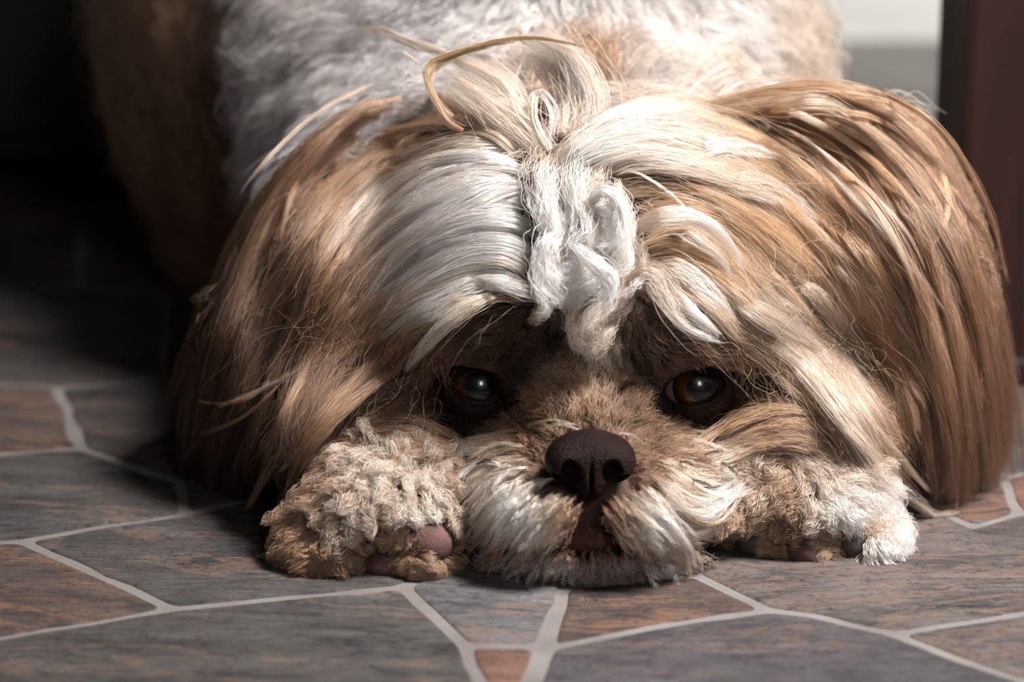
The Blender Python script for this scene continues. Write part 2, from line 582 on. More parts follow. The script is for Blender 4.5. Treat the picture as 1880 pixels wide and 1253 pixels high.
V, Fq = surface_nets(body_fn, (-.26, -.03, -.004), (.18, .58, .27), .0031)
dog = tag(empty('dog', (0.0, .10, 0.0)), 'long-haired cream, white and brown dog lying with its chin and paws on the stone floor', 'dog')
DO = np.array([0.0, .10, 0.0])
me = mesh_np('body', V - DO, Fq)
body = link('body', me, M_SKIN, dog)
BVH = BVHTree.FromPolygons([tuple(map(float, p)) for p in V], [tuple(map(int, q)) for q in Fq])

# ---------------------------------------------------------------- nose, lips, eyes, pads
NC = W(1084, 852, -.001)


def nose_fn(X, Y, Z):
    x = np.abs(X - NC[0]); y = Y - NC[1]; z = Z - NC[2]
    g = lambda c, r, rot=0: ell(x, y, z, c, r, rot)
    d = g((0, .003, .0022), (.0122, .0105, .0078))
    d = smin(d, g((.0080, .000, .0004), (.0058, .0080, .0060)), .004)
    d = smin(d, g((0, -.0025, -.0045), (.0052, .0062, .0066)), .003)
    nos = np.minimum(g((.0064, -.0085, -.0008), (.0030, .0066, .0040), -.15), g((.0092, -.0075, -.0034), (.0042, .0060, .0013), .35))
    d = -smin(-d, nos, .0012)
    gr = g((0, -.0092, -.0050), (.00065, .0032, .0085))
    d = -smin(-d, gr, .0008)
    return d


Vn, Fn = surface_nets(nose_fn, NC - .018, NC + .018, .00042)
nose = link('nose', mesh_np('nose', Vn - DO, Fn), M_NOSE, dog)


def lip_fn(X, Y, Z):
    c = W(1086, 940, .004)
    x = np.abs(X - c[0]); y = Y - c[1]; z = Z - c[2]
    d = ell(x, y, z, (.0115, .010, .001), (.0135, .0125, .0115), .5)
    d = smin(d, ell(x, y, z, (0, .006, .001), (.006, .0095, .010)), .004)
    low = ell(x, y, z, (0, .0045, -.0095), (.0115, .0108, .0058))
    d = smin(d, low, .0012)
    gr = ell(x, y, z, (0, -.006, .003), (.0006, .006, .012))
    return -smin(-d, gr, .001)


c_ = W(1086, 940, .004)
Vl, Fl = surface_nets(lip_fn, c_ - .032, c_ + .032, .0009)
link('lips', mesh_np('lips', Vl - DO, Fl), M_LIP, dog)


def mat_eye():
    m, nt, bs = mat_new('dog_eye')
    tc = nt.nodes.new('ShaderNodeTexCoord')
    sep = nt.nodes.new('ShaderNodeSeparateXYZ'); nt.links.new(tc.outputs['Object'], sep.inputs[0])
    # radius from the gaze axis (object -Y)
    ln = nt.nodes.new('ShaderNodeVectorMath'); ln.operation = 'LENGTH'
    cmb = nt.nodes.new('ShaderNodeCombineXYZ')
    nt.links.new(sep.outputs[0], cmb.inputs[0]); nt.links.new(sep.outputs[2], cmb.inputs[1])
    nt.links.new(cmb.outputs[0], ln.inputs[0])
    mr = nt.nodes.new('ShaderNodeMath'); mr.operation = 'DIVIDE'; mr.inputs[1].default_value = EYE_R
    nt.links.new(ln.outputs['Value'], mr.inputs[0])
    nz = noise(nt, tc.outputs['Object'], 700, 4, .7)
    iris = mixc(nt, .6, (.075, .024, .006), ramp(nt, nz, [(.35, (.03, .009, .003)), (.65, (.11, .038, .010))]))
    c = ramp(nt, mr.outputs[0], [(0, (.003, .003, .004)), (1, (.003, .003, .004))])
    pup = ramp(nt, mr.outputs[0], [(.43, (1, 1, 1)), (.50, (0, 0, 0))])
    c = mixc(nt, pup, iris, (.002, .002, .003))
    limb = ramp(nt, mr.outputs[0], [(.66, (0, 0, 0)), (.77, (1, 1, 1))])
    c = mixc(nt, limb, c, (.012, .008, .007))
    scl = ramp(nt, mr.outputs[0], [(.79, (0, 0, 0)), (.83, (1, 1, 1))])
    c = mixc(nt, scl, c, (.42, .27, .26))
    nt.links.new(c, bs.inputs['Base Color'])
    bs.inputs['Roughness'].default_value = .25
    bs.inputs['Coat Weight'].default_value = 1.0
    bs.inputs['Coat Roughness'].default_value = .015
    return m


M_EYE = mat_eye()
LIDS = []
for c, side in EYES:
    bm = bmesh.new(); bmesh.ops.create_uvsphere(bm, u_segments=48, v_segments=32, radius=EYE_R)
    me = bpy.data.meshes.new('eye'); bm.to_mesh(me); bm.free()
    ec = np.array(c) + (0, -.003, 0)
    e = link('eye', me, M_EYE, dog)
    e.location = ec - DO
    yaw = .20 if side == 'right' else .12
    e.rotation_euler = (math.radians(-17), 0, yaw)
    # lids: a shell over the ball with an almond opening
    R0, R1 = EYE_R + .0003, EYE_R + .0016
    nA, nR = 48, 10
    vs_, fs_ = [], []
    axx = np.array([1, 0, 0.0]); axz = np.array([0, sp, cp]); axy = np.array([0, -cp, sp])
    ax_w, ax_u, ax_d = (.0100, .0058, .0060) if side == 'right' else (.0088, .0050, .0048)
    for r in range(nR + 2):
        for a in range(nA):
            th = 2 * math.pi * a / nA
            ca, sa = math.cos(th), math.sin(th)
            ox = ax_w * math.copysign(abs(ca) ** 1.0, ca); oz = (ax_u if sa > 0 else ax_d) * sa * (1 - .25 * abs(ca) ** 3)
            if r == 0: R = R0
            else: R = R1 + (0.0004 if r == 1 else 0)
            k = 0 if r <= 1 else (r - 1) / nR
            rad = math.hypot(ox, oz)
            rr = rad + (EYE_R * 1.12 - rad) * k
            ux, uz = (ox / rad, oz / rad)
            rr2 = min(rr, R * .995)
            d = math.sqrt(max(0, R * R - rr2 * rr2))
            p = axx * ux * rr2 + axz * uz * rr2 + axy * d
            vs_.append(p)
    for r in range(nR + 1):
        for a in range(nA):
            b = (a + 1) % nA
            fs_.append((r * nA + a, (r + 1) * nA + a, (r + 1) * nA + b, r * nA + b))
    l = link('eyelid', mesh_np('eyelid', vs_, fs_), M_LID, dog)
    l.location = ec - DO
    l.rotation_euler = (0, -.16 if side == 'right' else .14, 0)
    LIDS.append((np.array(ec), -.16 if side == 'right' else .14, np.array(vs_), nA, nR))


def pad(px, py, y, rx, ry, rz, mat, rot=0.0, label=None):
    c = W(px, py, y); m = mpp(y)
    fn = lambda X, Y, Z: smin(ell(X, Y, Z, c, (rx * m, ry, rz * m), rot), ell(X, Y, Z, c + (rx * m * .25, .002, -rz * m * .2), (rx * m * .8, ry, rz * m * .8), rot), .003)
    h = .0011
    r = max(rx, rz) * m * 1.3 + ry + .002
    Vp, Fp = surface_nets(fn, c - r, c + r, h)
    o = link('paw_pad', mesh_np('paw_pad', Vp - DO, Fp), mat, dog)
    if label: o['label'] = label
    return o


pad(706, 1034, .0118, 42, .0062, 30, M_PADP, .35)
pad(787, 998, .0080, 43, .0058, 38, M_PADP, .2)
pad(1385, 990, .0325, 43, .008, 38, M_PADD, .1, 'dark grey paw pad')
pad(1476, 1006, .0268, 42, .008, 33, M_PADP, 0)
pad(1562, 988, .0300, 30, .008, 34, M_PADD, -.1, 'dark grey paw pad')
# ---------------------------------------------------------------- hair: real strands grown over the body surface
PAL = {'W': (.88, .83, .80), 'C': (.74, .62, .52), 'c': (.62, .49, .385), 'G': (.60, .39, .23), 'T': (.44, .27, .165),
       't': (.31, .175, .107), 'B': (.22, .12, .075), 'b': (.105, .055, .033), 'D': (.045, .024, .017), 'K': (.016, .009, .007),
       'y': (.42, .27, .13), 'g': (.60, .58, .59), 'R': (.40, .19, .09)}
K = 14                                              # points per strand
TT = np.linspace(0, 1, K)


def cols(s, n=K):
    c = np.array([PAL[x] for x in s])
    if len(c) == 1: return np.repeat(c, n, 0)
    u = np.linspace(0, len(c) - 1, n)
    return np.stack([np.interp(u, np.arange(len(c)), c[:, i]) for i in range(3)], 1)


def resample(P_, n=K):
    """Catmull-Rom through the points, evenly spaced by length"""
    P_ = np.asarray(P_, float)
    if len(P_) == 2: return P_[0] + (P_[1] - P_[0]) * np.linspace(0, 1, n)[:, None]
    Q = np.vstack([2 * P_[0] - P_[1], P_, 2 * P_[-1] - P_[-2]])
    out = []
    for i in range(1, len(Q) - 2):
        t = np.linspace(0, 1, 10, endpoint=False)[:, None]
        p0, p1, p2, p3 = Q[i - 1], Q[i], Q[i + 1], Q[i + 2]
        out.append(.5 * (2 * p1 + (p2 - p0) * t + (2 * p0 - 5 * p1 + 4 * p2 - p3) * t ** 2 + (3 * p1 - p0 - 3 * p2 + p3) * t ** 3))
    out.append(P_[-1:])
    out = np.vstack(out)
    L = np.r_[0, np.cumsum(np.linalg.norm(np.diff(out, axis=0), axis=1))]
    u = np.linspace(0, L[-1], n)
    return np.stack([np.interp(u, L, out[:, i]) for i in range(out.shape[1])], 1)


def smooth_rows(A, k):
    for _ in range(k):
        B = A.copy()
        B[..., 1:-1] = .25 * A[..., :-2] + .5 * A[..., 1:-1] + .25 * A[..., 2:]
        B[..., 0] = .6 * A[..., 0] + .4 * A[..., 1]; B[..., -1] = .6 * A[..., -1] + .4 * A[..., -2]
        A = B
    return A


def drape(PX, lift, ylo, yhi, yd, sm=3):
    """PX (L,K,2) -> points lying on the dog, `lift` metres towards where it was seen from; normals of the surface"""
    L_, k_, _ = PX.shape
    D = ray(PX[..., 0], PX[..., 1])
    dep = np.full((L_, k_), np.nan); Nn = np.zeros((L_, k_, 3))
    cv = Vector(CAM)
    for i in range(L_):
        for j in range(k_):
            d = D[i, j]
            h = BVH.ray_cast(cv, Vector(d))
            if h[0] is not None and ylo <= h[0][1] <= yhi:
                dep[i, j] = h[3]; Nn[i, j] = h[1]
    miss = np.isnan(dep)
    pl = (yd - CAM[1]) / D[..., 1]
    for i in range(L_):
        m = miss[i]
        if m.all(): dep[i] = pl[i]; Nn[i] = -D[i]; continue
        if m.any():
            g = np.where(~m)[0]
            near = np.array([g[np.argmin(abs(g - j))] for j in range(k_)])
            dist = np.minimum(1, abs(near - np.arange(k_)) / 5)
            fill = dep[i][near] * (1 - dist) + pl[i] * dist
            dep[i][m] = fill[m]
            Nn[i][m] = Nn[i][near][m] * .5 - D[i][m] * .5
    dep = smooth_rows(dep, sm)
    for c in range(3): Nn[..., c] = smooth_rows(Nn[..., c], sm)
    Nn = Nn - .35 * D
    Nn /= np.linalg.norm(Nn, axis=-1, keepdims=True) + 1e-9
    lift = np.asarray(lift)
    while lift.ndim < 2: lift = lift[None]
    Pw = CAM + D * (dep - lift)[..., None]
    low = Pw[..., 2] < .0012
    Pw[..., 2] = np.where(low, .0012 + .0006 * rng.random(low.shape), Pw[..., 2])
    return Pw, Nn


class Hair:
    def __init__(s): s.P, s.C, s.R = [], [], []
    def add(s, P_, C_, R_): s.P.append(P_.astype(np.float32)); s.C.append(C_.astype(np.float32)); s.R.append(R_.astype(np.float32))
    def build(s, name, parent, label=None):
        P_, C_, R_ = np.concatenate(s.P), np.concatenate(s.C), np.concatenate(s.R)
        P_[..., 2] = np.maximum(P_[..., 2], .0008)
        n = len(P_)
        cu = bpy.data.hair_curves.new(name)
        cu.add_curves([P_.shape[1]] * n)
        cu.attributes['position'].data.foreach_set('vector', np.ascontiguousarray((P_ - DO).reshape(-1), np.float32)) if 'position' in cu.attributes else cu.position_data.foreach_set('vector', np.ascontiguousarray((P_ - DO).reshape(-1), np.float32))
        a = cu.attributes.new('radius', 'FLOAT', 'POINT'); a.data.foreach_set('value', np.ascontiguousarray(R_.reshape(-1), np.float32))
        a = cu.attributes.new('col', 'FLOAT_COLOR', 'POINT')
        c4 = np.concatenate([np.clip(C_, 0.002, .93), np.ones((*C_.shape[:2], 1), np.float32)], -1)
        a.data.foreach_set('color', np.ascontiguousarray(c4.reshape(-1), np.float32))
        cu.materials.append(M_HAIR)
        o = bpy.data.objects.new(name, cu); COL.objects.link(o); o.parent = parent
        if label: o['label'] = label
        Hair.total = getattr(Hair, 'total', 0) + n
        return o


def strands(h, C3, N3, CC, width, n, flat=.45, wav=.0006, wfreq=1.6, cut=(.82, 1), rad=.000085, tip=.12, root=.6, fly=.03, cvar=.16, curl=0.0, bulge=.4, sub=.7):
    """turn lock centre lines (L,K,3) into n strands each"""
    L_ = len(C3)
    width = np.broadcast_to(np.asarray(width, float), (L_,))
    T = np.gradient(C3, axis=1); T /= np.linalg.norm(T, axis=-1, keepdims=True) + 1e-9
    B = np.cross(T, N3); B /= np.linalg.norm(B, axis=-1, keepdims=True) + 1e-9
    N2 = np.cross(B, T)
    idx = np.repeat(np.arange(L_), n); m = len(idx)
    r = np.sqrt(rng.random(m)); th = rng.random(m) * 2 * math.pi
    a, b = r * np.cos(th), r * np.sin(th)
    flym = rng.random(m) < fly
    a = np.where(flym, a * rng.uniform(1.2, 3.2, m), a); b = np.where(flym, np.abs(b) * rng.uniform(1.2, 3.5, m) , b)
    pk = bulge
    prof = np.where(TT < pk, root + (1 - root) * np.sin(TT / pk * math.pi / 2), tip + (1 - tip) * np.cos(np.clip((TT - pk) / (1 - pk), 0, 1) * math.pi / 2) ** .8)
    prof = np.where(flym[:, None], np.linspace(root, 1.3, K)[None], prof[None])
    wd = width[idx][:, None]
    SC = 6                                           # finer tufts inside each lock
    sr = np.sqrt(rng.random((L_, SC))); st_ = rng.random((L_, SC)) * 6.283; sk = rng.integers(0, SC, m)
    sa, sb = (sr * np.cos(st_))[idx, sk], (sr * np.sin(st_))[idx, sk]
    cl_ = (sub * np.clip(TT * 1.3, 0, 1))[None]
    stone = np.clip(1 + cvar * 1.1 * rng.normal(0, 1, (L_, SC)), .5, 1.4)[idx, sk]
    a2 = a[:, None] * (1 - cl_) + sa[:, None] * cl_ * (1 + .5 * TT[None]); b2 = b[:, None] * (1 - cl_) + sb[:, None] * cl_ * (1 + .5 * TT[None])
    ph = rng.random((m, 4)) * 6.283; fr = wfreq * rng.uniform(.5, 1.6, (m, 1))
    w1 = wav * (TT[None] ** .7) * np.sin(6.283 * fr * TT[None] + ph[:, :1]) + wav * .4 * np.sin(6.283 * 2.7 * fr * TT[None] + ph[:, 1:2])
    w2 = wav * (TT[None] ** .7) * np.sin(6.283 * fr * TT[None] + ph[:, 2:3])
    if curl:
        lp = rng.random(L_)[idx][:, None] * 6.283
        w1 = w1 + curl * np.sin(6.283 * 1.3 * TT[None] + lp) * TT[None]; w2 = w2 + curl * np.cos(6.283 * 1.3 * TT[None] + lp) * TT[None]
    # shorten: resample parameter
    te = rng.uniform(cut[0], cut[1], m)
    u = TT[None] * te[:, None] * (K - 1)
    i0 = np.minimum(u.astype(int), K - 2); fu = (u - i0)[..., None]
    def samp(A): return A[idx[:, None], i0] * (1 - fu) + A[idx[:, None], i0 + 1] * fu
    Pc, Bc, Nc = samp(C3), samp(B), samp(N2)
    Pp = Pc + Bc * (a2 * wd * prof + w1)[..., None] + Nc * (b2 * wd * flat * prof + w2)[..., None]
    cc = samp(CC)
    tone = rng.normal(1, cvar, (m, 1, 1)) * stone[:, None, None]; warm = rng.normal(0, cvar * .35, (m, 1))
    cc = cc * np.clip(tone, .45, 1.45)
    cc = cc * np.stack([1 + warm, np.ones_like(warm), 1 - warm * 1.3], -1)
    rr = rad * rng.uniform(.7, 1.25, (m, 1)) * np.interp(TT, [0, .6, 1], [1, .9, .25])[None]
    h.add(Pp, cc, rr)


GUIDES = []                                         # (points, tangents, colours) for the undercoat


def sheet(h, keys, nl, n, wpx, lift=.004, yl=(-.1, .25), yd=.1, trim=(.85, 1), start=(0, .05), jit=10, tipjit=14, flat=.6, wav=.0006, u=(0, 1), ljit=.003, arch=0.0, side_var=.6, guides=True, **kw):
    """keys: [(points in frame pixels, colours)], locks are laid between them"""
    KP = np.stack([resample(k[0]) for k in keys]); KC = np.stack([cols(k[1]) for k in keys])
    nk = len(keys)
    us = (u[0] + (u[1] - u[0]) * (np.arange(nl) + rng.uniform(-.5, .5, nl) + .5) / nl).clip(0, 1) * (nk - 1)
    rng.shuffle(us)
    i0 = np.minimum(us.astype(int), max(nk - 2, 0)); fu = us - i0; i1 = np.minimum(i0 + 1, nk - 1)
    PX = KP[i0] * (1 - fu)[:, None, None] + KP[i1] * fu[:, None, None]
    CC = KC[i0] * (1 - fu)[:, None, None] + KC[i1] * fu[:, None, None]
    s0 = rng.uniform(*start, nl); s1 = rng.uniform(*trim, nl)
    for j in range(nl):
        uu = np.linspace(s0[j], min(s1[j], 1), K) * (K - 1)
        PX[j] = np.stack([np.interp(uu, np.arange(K), PX[j][:, c]) for c in range(2)], 1)
        CC[j] = np.stack([np.interp(uu, np.arange(K), CC[j][:, c]) for c in range(3)], 1)
    PX += rng.normal(0, jit, (nl, 1, 2)) + rng.normal(0, tipjit, (nl, 1, 2)) * (TT ** 1.5)[None, :, None]
    ph = rng.random((nl, 2)) * 6.28
    PX += (np.sin(TT[None, :, None] * 4.5 + ph[:, None]) - np.sin(ph[:, None])) * jit * .5
    lf = (lift + rng.uniform(-ljit, ljit, nl)[:, None] + .005) * np.clip(TT / .25, 0, 1)[None] ** .7 - .005 + arch * np.sin(TT * math.pi)[None]
    C3, N3 = drape(PX, lf, yl[0], yl[1], yd)
    CC = CC * rng.uniform(1 - side_var * .5, 1 + side_var * .35, (nl, 1, 1))
    wm = wpx * mpp(.06) * rng.uniform(.55, 1.5, nl)
    strands(h, C3, N3, CC, wm, n, flat=flat, wav=wav, **kw)
    if guides:
        st = slice(None, None, 3)
        T = np.gradient(C3, axis=1)[:, st]
        GUIDES.append((C3[:, st].reshape(-1, 3), T.reshape(-1, 3), CC[:, st].reshape(-1, 3)))


def lock(h, pts, col, wpx, n=90, lift=.006, yl=(-.1, .25), yd=.1, flat=.5, wav=.0004, arch=0.0, depth=None, **kw):
    R_ = resample(pts)
    if depth is None:
        C3, N3 = drape(R_[None], (lift + .004) * np.clip(TT / .2, 0, 1)[None] ** .7 - .004 + arch * np.sin(TT * math.pi)[None], yl[0], yl[1], yd)
    else:                                            # standing free of the skin, at its own depth
        C3 = W(R_[:, 0], R_[:, 1], depth(R_[:, 1]))[None]; N3 = np.repeat(-ray(R_[:, 0], R_[:, 1])[None], 1, 0)
    kw.setdefault('fly', .04); kw.setdefault('cvar', .11)
    strands(h, C3, N3, cols(col)[None], wpx * mpp(.06), n, flat=flat, wav=wav, **kw)


def inpoly(P_, poly):
    x, y = P_[:, 0], P_[:, 1]; c = np.zeros(len(P_), bool); j = len(poly) - 1
    for i in range(len(poly)):
        xi, yi = poly[i]; xj, yj = poly[j]
        c ^= ((yi > y) != (yj > y)) & (x < (xj - xi) * (y - yi) / (yj - yi + 1e-12) + xi)
        j = i
    return c


def patch(h, poly, ctrl, nclump, n, spread=16, up=.004, yl=(-.1, .3), holes=(), wav=.0008, clump=.75, rad=.00008, curl=0.0, cvar=.18, lenvar=.35, dirvar=.25, cut=(.7, 1), guides=False, power=3, tonevar=.16, yd=None, sink=.0):
    """short fur: tufts rooted on the skin inside an outline, combed along hand-placed controls (px, py, dx, dy, len_px, colours)"""
    poly = np.array(poly, float); lo, hi = poly.min(0), poly.max(0)
    R = np.zeros((0, 2))
    while len(R) < nclump:
        q = lo + (hi - lo) * rng.random((nclump * 2, 2)); q = q[inpoly(q, poly)]
        for hx, hy, hr in holes: q = q[(q[:, 0] - hx) ** 2 + ((q[:, 1] - hy) * 1.25) ** 2 > hr * hr]
        R = np.vstack([R, q])
    R = R[:nclump]
    cxy = np.array([c[:2] for c in ctrl], float); cdir = np.array([c[2:4] for c in ctrl], float)
    cdir /= np.linalg.norm(cdir, axis=1, keepdims=True); clen = np.array([c[4] for c in ctrl], float)
    cA = np.stack([cols(c[5]) for c in ctrl])
    ci = np.repeat(np.arange(nclump), n); m = len(ci)
    rr = np.sqrt(rng.random(m)) * spread; th = rng.random(m) * 6.283
    roots = R[ci] + np.stack([rr * np.cos(th), rr * np.sin(th)], 1)
    def field(Q):
        d2 = ((Q[:, None] - cxy[None]) ** 2).sum(-1) + 60.0
        wt = d2 ** (-power / 2); wt /= wt.sum(1, keepdims=True)
        d = wt @ cdir; d /= np.linalg.norm(d, axis=1, keepdims=True) + 1e-9
        return d, wt @ clen, np.einsum('ij,jkc->ikc', wt, cA)
    dC, lC, cC = field(R)
    an = rng.normal(0, dirvar, nclump); ca, sa = np.cos(an), np.sin(an)
    dC = np.stack([dC[:, 0] * ca - dC[:, 1] * sa, dC[:, 0] * sa + dC[:, 1] * ca], 1)
    lC = lC * rng.uniform(1 - lenvar, 1 + lenvar, nclump)
    cC = cC * rng.uniform(1 - tonevar, 1 + tonevar, (nclump, 1, 1))
    cv = Vector(CAM)
    P0 = np.zeros((m, 3)); N0 = np.zeros((m, 3)); ok = np.zeros(m, bool); DR = ray(roots[:, 0], roots[:, 1])
    for i in range(m):
        hh = BVH.ray_cast(cv, Vector(DR[i]))
        if hh[0] is not None and yl[0] <= hh[0][1] <= yl[1]: P0[i] = hh[0]; N0[i] = hh[1]; ok[i] = True
        elif yd is not None: P0[i] = W(roots[i, 0], roots[i, 1], yd); N0[i] = -DR[i]; ok[i] = True
    # clump targets in space
    U = np.array([0, sp, cp])
    dep = P0[:, 1]
    cnt = np.bincount(ci[ok], minlength=nclump); good = cnt > 0
    Cc = np.stack([np.bincount(ci[ok], P0[ok, k], nclump) for k in range(3)], 1) / np.maximum(cnt, 1)[:, None]
    Nc = np.stack([np.bincount(ci[ok], N0[ok, k], nclump) for k in range(3)], 1); Nc /= np.linalg.norm(Nc, axis=1, keepdims=True) + 1e-9
    s_ = np.linalg.norm(Cc - CAM, axis=1) / FPX
    d3 = np.stack([dC[:, 0], np.zeros(nclump), np.zeros(nclump)], 1) - dC[:, 1:2] * U[None]
    d3 = d3 - (d3 * Nc).sum(1, keepdims=True) * Nc * .85
    d3 /= np.linalg.norm(d3, axis=1, keepdims=True) + 1e-9
    Ln = (lC * s_)[:, None]
    keep = ok & good[ci]; ci = ci[keep]; P0 = P0[keep]; N0 = N0[keep]; m = len(ci)
    lr = rng.uniform(cut[0], cut[1], (m, 1))
    t = TT[None, :, None]
    dirs = d3[ci] + rng.normal(0, .12, (m, 3)); L3 = (Ln[ci] * lr)[:, None]
    upv = up * rng.uniform(.5, 1.4, (nclump, 1))[ci][:, None]
    prof = np.sin(np.clip(t * 1.25, 0, 1) * math.pi / 2) * (1 - .55 * t ** 2)
    A = P0[:, None] - N0[:, None] * sink + dirs[:, None] * L3 * t + N0[:, None] * upv * prof
    Bc = Cc[ci][:, None] + d3[ci][:, None] * L3 * t + Nc[ci][:, None] * upv * prof
    if curl:
        ph = rng.random(nclump)[ci][:, None, None] * 6.283; sg = np.where(rng.random(nclump) < .5, -1, 1)[ci][:, None, None]
        sd = np.cross(d3, Nc)[ci][:, None]
        cr = curl * (np.cos(t * 5.2 * sg + ph) - np.cos(ph)) ; cn = curl * (np.sin(t * 5.2 * sg + ph) - np.sin(ph))
        A = A + sd * cr + Nc[ci][:, None] * cn * .7; Bc = Bc + sd * cr + Nc[ci][:, None] * cn * .7
    k_ = clump * t ** 1.2
    Pp = A * (1 - k_) + Bc * k_
    ph = rng.random((m, 3)) * 6.283
    Pp = Pp + wav * np.sin(t * 7 * rng.uniform(.6, 1.5, (m, 1, 1)) + ph[:, None]) * t
    cc = cC[ci] * np.clip(rng.normal(1, cvar, (m, 1, 1)), .4, 1.5)
    R_ = rad * rng.uniform(.7, 1.25, (m, 1)) * np.interp(TT, [0, .6, 1], [1, .9, .25])[None]
    h.add(Pp, cc, R_)
    if guides:
        g = np.where(good)[0]
        GUIDES.append((Cc[g], d3[g] * .004, cC[g][:, 6]))
# ================================================================ grooming
Q = 1.0                                             # overall strand density
nn = lambda k: max(4, int(k * Q))
HD = (-.05, .19)

# ---- coat on neck, shoulders, back and haunch (white ruff, tan and brown behind)
ruff = Hair()
pr = [(380, -160), (1600, -160), (1600, 190), (1420, 230), (1000, 330), (560, 420), (400, 560)]
patch(ruff, [(470, -180), (1640, -180), (1640, 260), (1300, 330), (640, 440), (520, 470)],
      [(500, 40, -1, .12, 100, 'TgW'), (490, 170, -1, .35, 100, 'TgW'), (490, 320, -.8, .6, 90, 'Tgg'), (490, 470, -.6, .9, 80, 'Tgg'),
       (620, 20, -1, .3, 170, 'gWW'), (640, 140, -1, .4, 150, 'gWW'), (600, 280, -.9, .5, 150, 'tgg'), (760, 60, -.9, .5, 150, 'tgg'), (850, 40, -.6, .8, 130, 'tgW'),
       (1000, 20, .0, 1, 130, 'gWW'), (1090, 110, -.2, 1, 100, 'RTG'), (1130, 60, .2, 1, 120, 'gWW'), (1200, 110, .7, .5, 130, 'WWW'), (1300, 40, .7, .6, 140, 'WWW'), (1290, 130, .9, .3, 140, 'WWW'),
       (1400, 30, .7, .6, 120, 'WCG'), (1380, 110, .7, .5, 120, 'CCC'), (1460, 60, .6, .8, 110, 'CCc'), (1500, 140, .6, .8, 110, 'CCC'), (1240, 170, .8, -.2, 90, 'WCT')],
      nn(2600), 16, spread=30, up=.016, yl=(.13, .325), wav=.0012, rad=.00017, clump=.75, cut=(.6, 1), lenvar=.4, dirvar=.3, guides=True, power=4, tonevar=.12)
ruff.build('ruff', body)

hau = Hair()
patch(hau, [(40, -180), (620, -180), (560, 200), (430, 540), (330, 530), (230, 400), (150, 200)],
      [(120, 20, -.6, .8, 120, 'Btc'), (230, 150, -.5, .9, 120, 'BtT'), (300, 300, -.4, 1, 120, 'BtT'), (360, 440, -.2, 1, 110, 'BtT'), (380, 60, -.3, 1, 120, 'BtT'), (350, 200, -.3, 1, 120, 'BBt')],
      nn(1500), 12, spread=30, up=.012, yl=(.25, .62), wav=.0014, rad=.00022, clump=.5, guides=True)
hau.build('haunch_fur', body)

# ---- ears
le = Hair()  # brown stepped darker towards the tips to carry this side's shade
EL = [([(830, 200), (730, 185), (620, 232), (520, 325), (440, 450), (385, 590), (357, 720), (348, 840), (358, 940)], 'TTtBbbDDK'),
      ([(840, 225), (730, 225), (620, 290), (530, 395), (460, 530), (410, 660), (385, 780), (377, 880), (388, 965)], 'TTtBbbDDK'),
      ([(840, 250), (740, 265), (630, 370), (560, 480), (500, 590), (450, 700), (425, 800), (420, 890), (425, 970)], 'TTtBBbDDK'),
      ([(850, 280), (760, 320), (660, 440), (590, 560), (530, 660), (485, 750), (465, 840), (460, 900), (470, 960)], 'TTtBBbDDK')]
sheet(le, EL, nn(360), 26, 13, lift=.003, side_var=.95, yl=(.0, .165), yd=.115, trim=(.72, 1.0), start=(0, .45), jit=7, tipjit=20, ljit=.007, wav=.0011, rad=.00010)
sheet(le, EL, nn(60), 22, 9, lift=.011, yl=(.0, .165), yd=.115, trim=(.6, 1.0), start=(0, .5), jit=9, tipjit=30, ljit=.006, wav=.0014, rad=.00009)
le.build('ear_hair', body, 'brown ear hair with shade put into its colour')

re_ = Hair()
ER = [([(1260, 210), (1370, 182), (1500, 163), (1605, 180), (1690, 235), (1750, 335), (1795, 470), (1828, 640), (1840, 800), (1838, 955)], 'cGGTTtTttBb'),
      ([(1290, 220), (1400, 195), (1500, 190), (1590, 220), (1670, 295), (1740, 400), (1790, 530), (1822, 680), (1832, 830), (1832, 975)], 'GTTtTttBBb'),
      ([(1400, 215), (1510, 230), (1590, 285), (1660, 375), (1720, 480), (1760, 600), (1785, 730), (1795, 850), (1795, 980)], 'GTttTttBb'),
      ([(1430, 240), (1510, 275), (1580, 345), (1640, 440), (1690, 550), (1720, 670), (1740, 790), (1750, 880), (1755, 975)], 'TtBttTtBBb'),
      ([(1440, 270), (1500, 310), (1560, 385), (1615, 490), (1655, 600), (1680, 700), (1695, 800), (1705, 880), (1715, 955)], 'TtBBTTtBb')]
sheet(re_, ER, nn(400), 28, 14, lift=.003, side_var=.9, yl=(.0, .165), yd=.110, trim=(.75, 1.0), start=(0, .4), jit=7, tipjit=15, ljit=.007, wav=.0011, rad=.00010)
sheet(re_, ER, nn(60), 26, 10, lift=.011, yl=(.0, .165), yd=.110, trim=(.6, .98), start=(0, .45), jit=9, tipjit=24, ljit=.006, wav=.0012, rad=.00009)
for p, c, w_ in [([(1420, 190), (1520, 235), (1610, 300), (1680, 380), (1740, 470)], 'CGT', 9),
                 ([(1500, 205), (1600, 215), (1690, 275), (1760, 360), (1810, 450)], 'GTT', 7),
                 ([(1690, 240), (1718, 289), (1740, 362), (1731, 417), (1705, 462)], 'TGT', 8),
                 ([(1420, 200), (1500, 190), (1560, 215), (1630, 270)], 'GCG', 22),
                 ([(1620, 170), (1700, 215), (1765, 290), (1820, 400), (1850, 520)], 'GTt', 6)]:
    lock(re_, p, c, w_, 60, lift=.014, yl=(0, .165), yd=.10)
re_.build('ear_hair', body, 'golden brown ear hair')

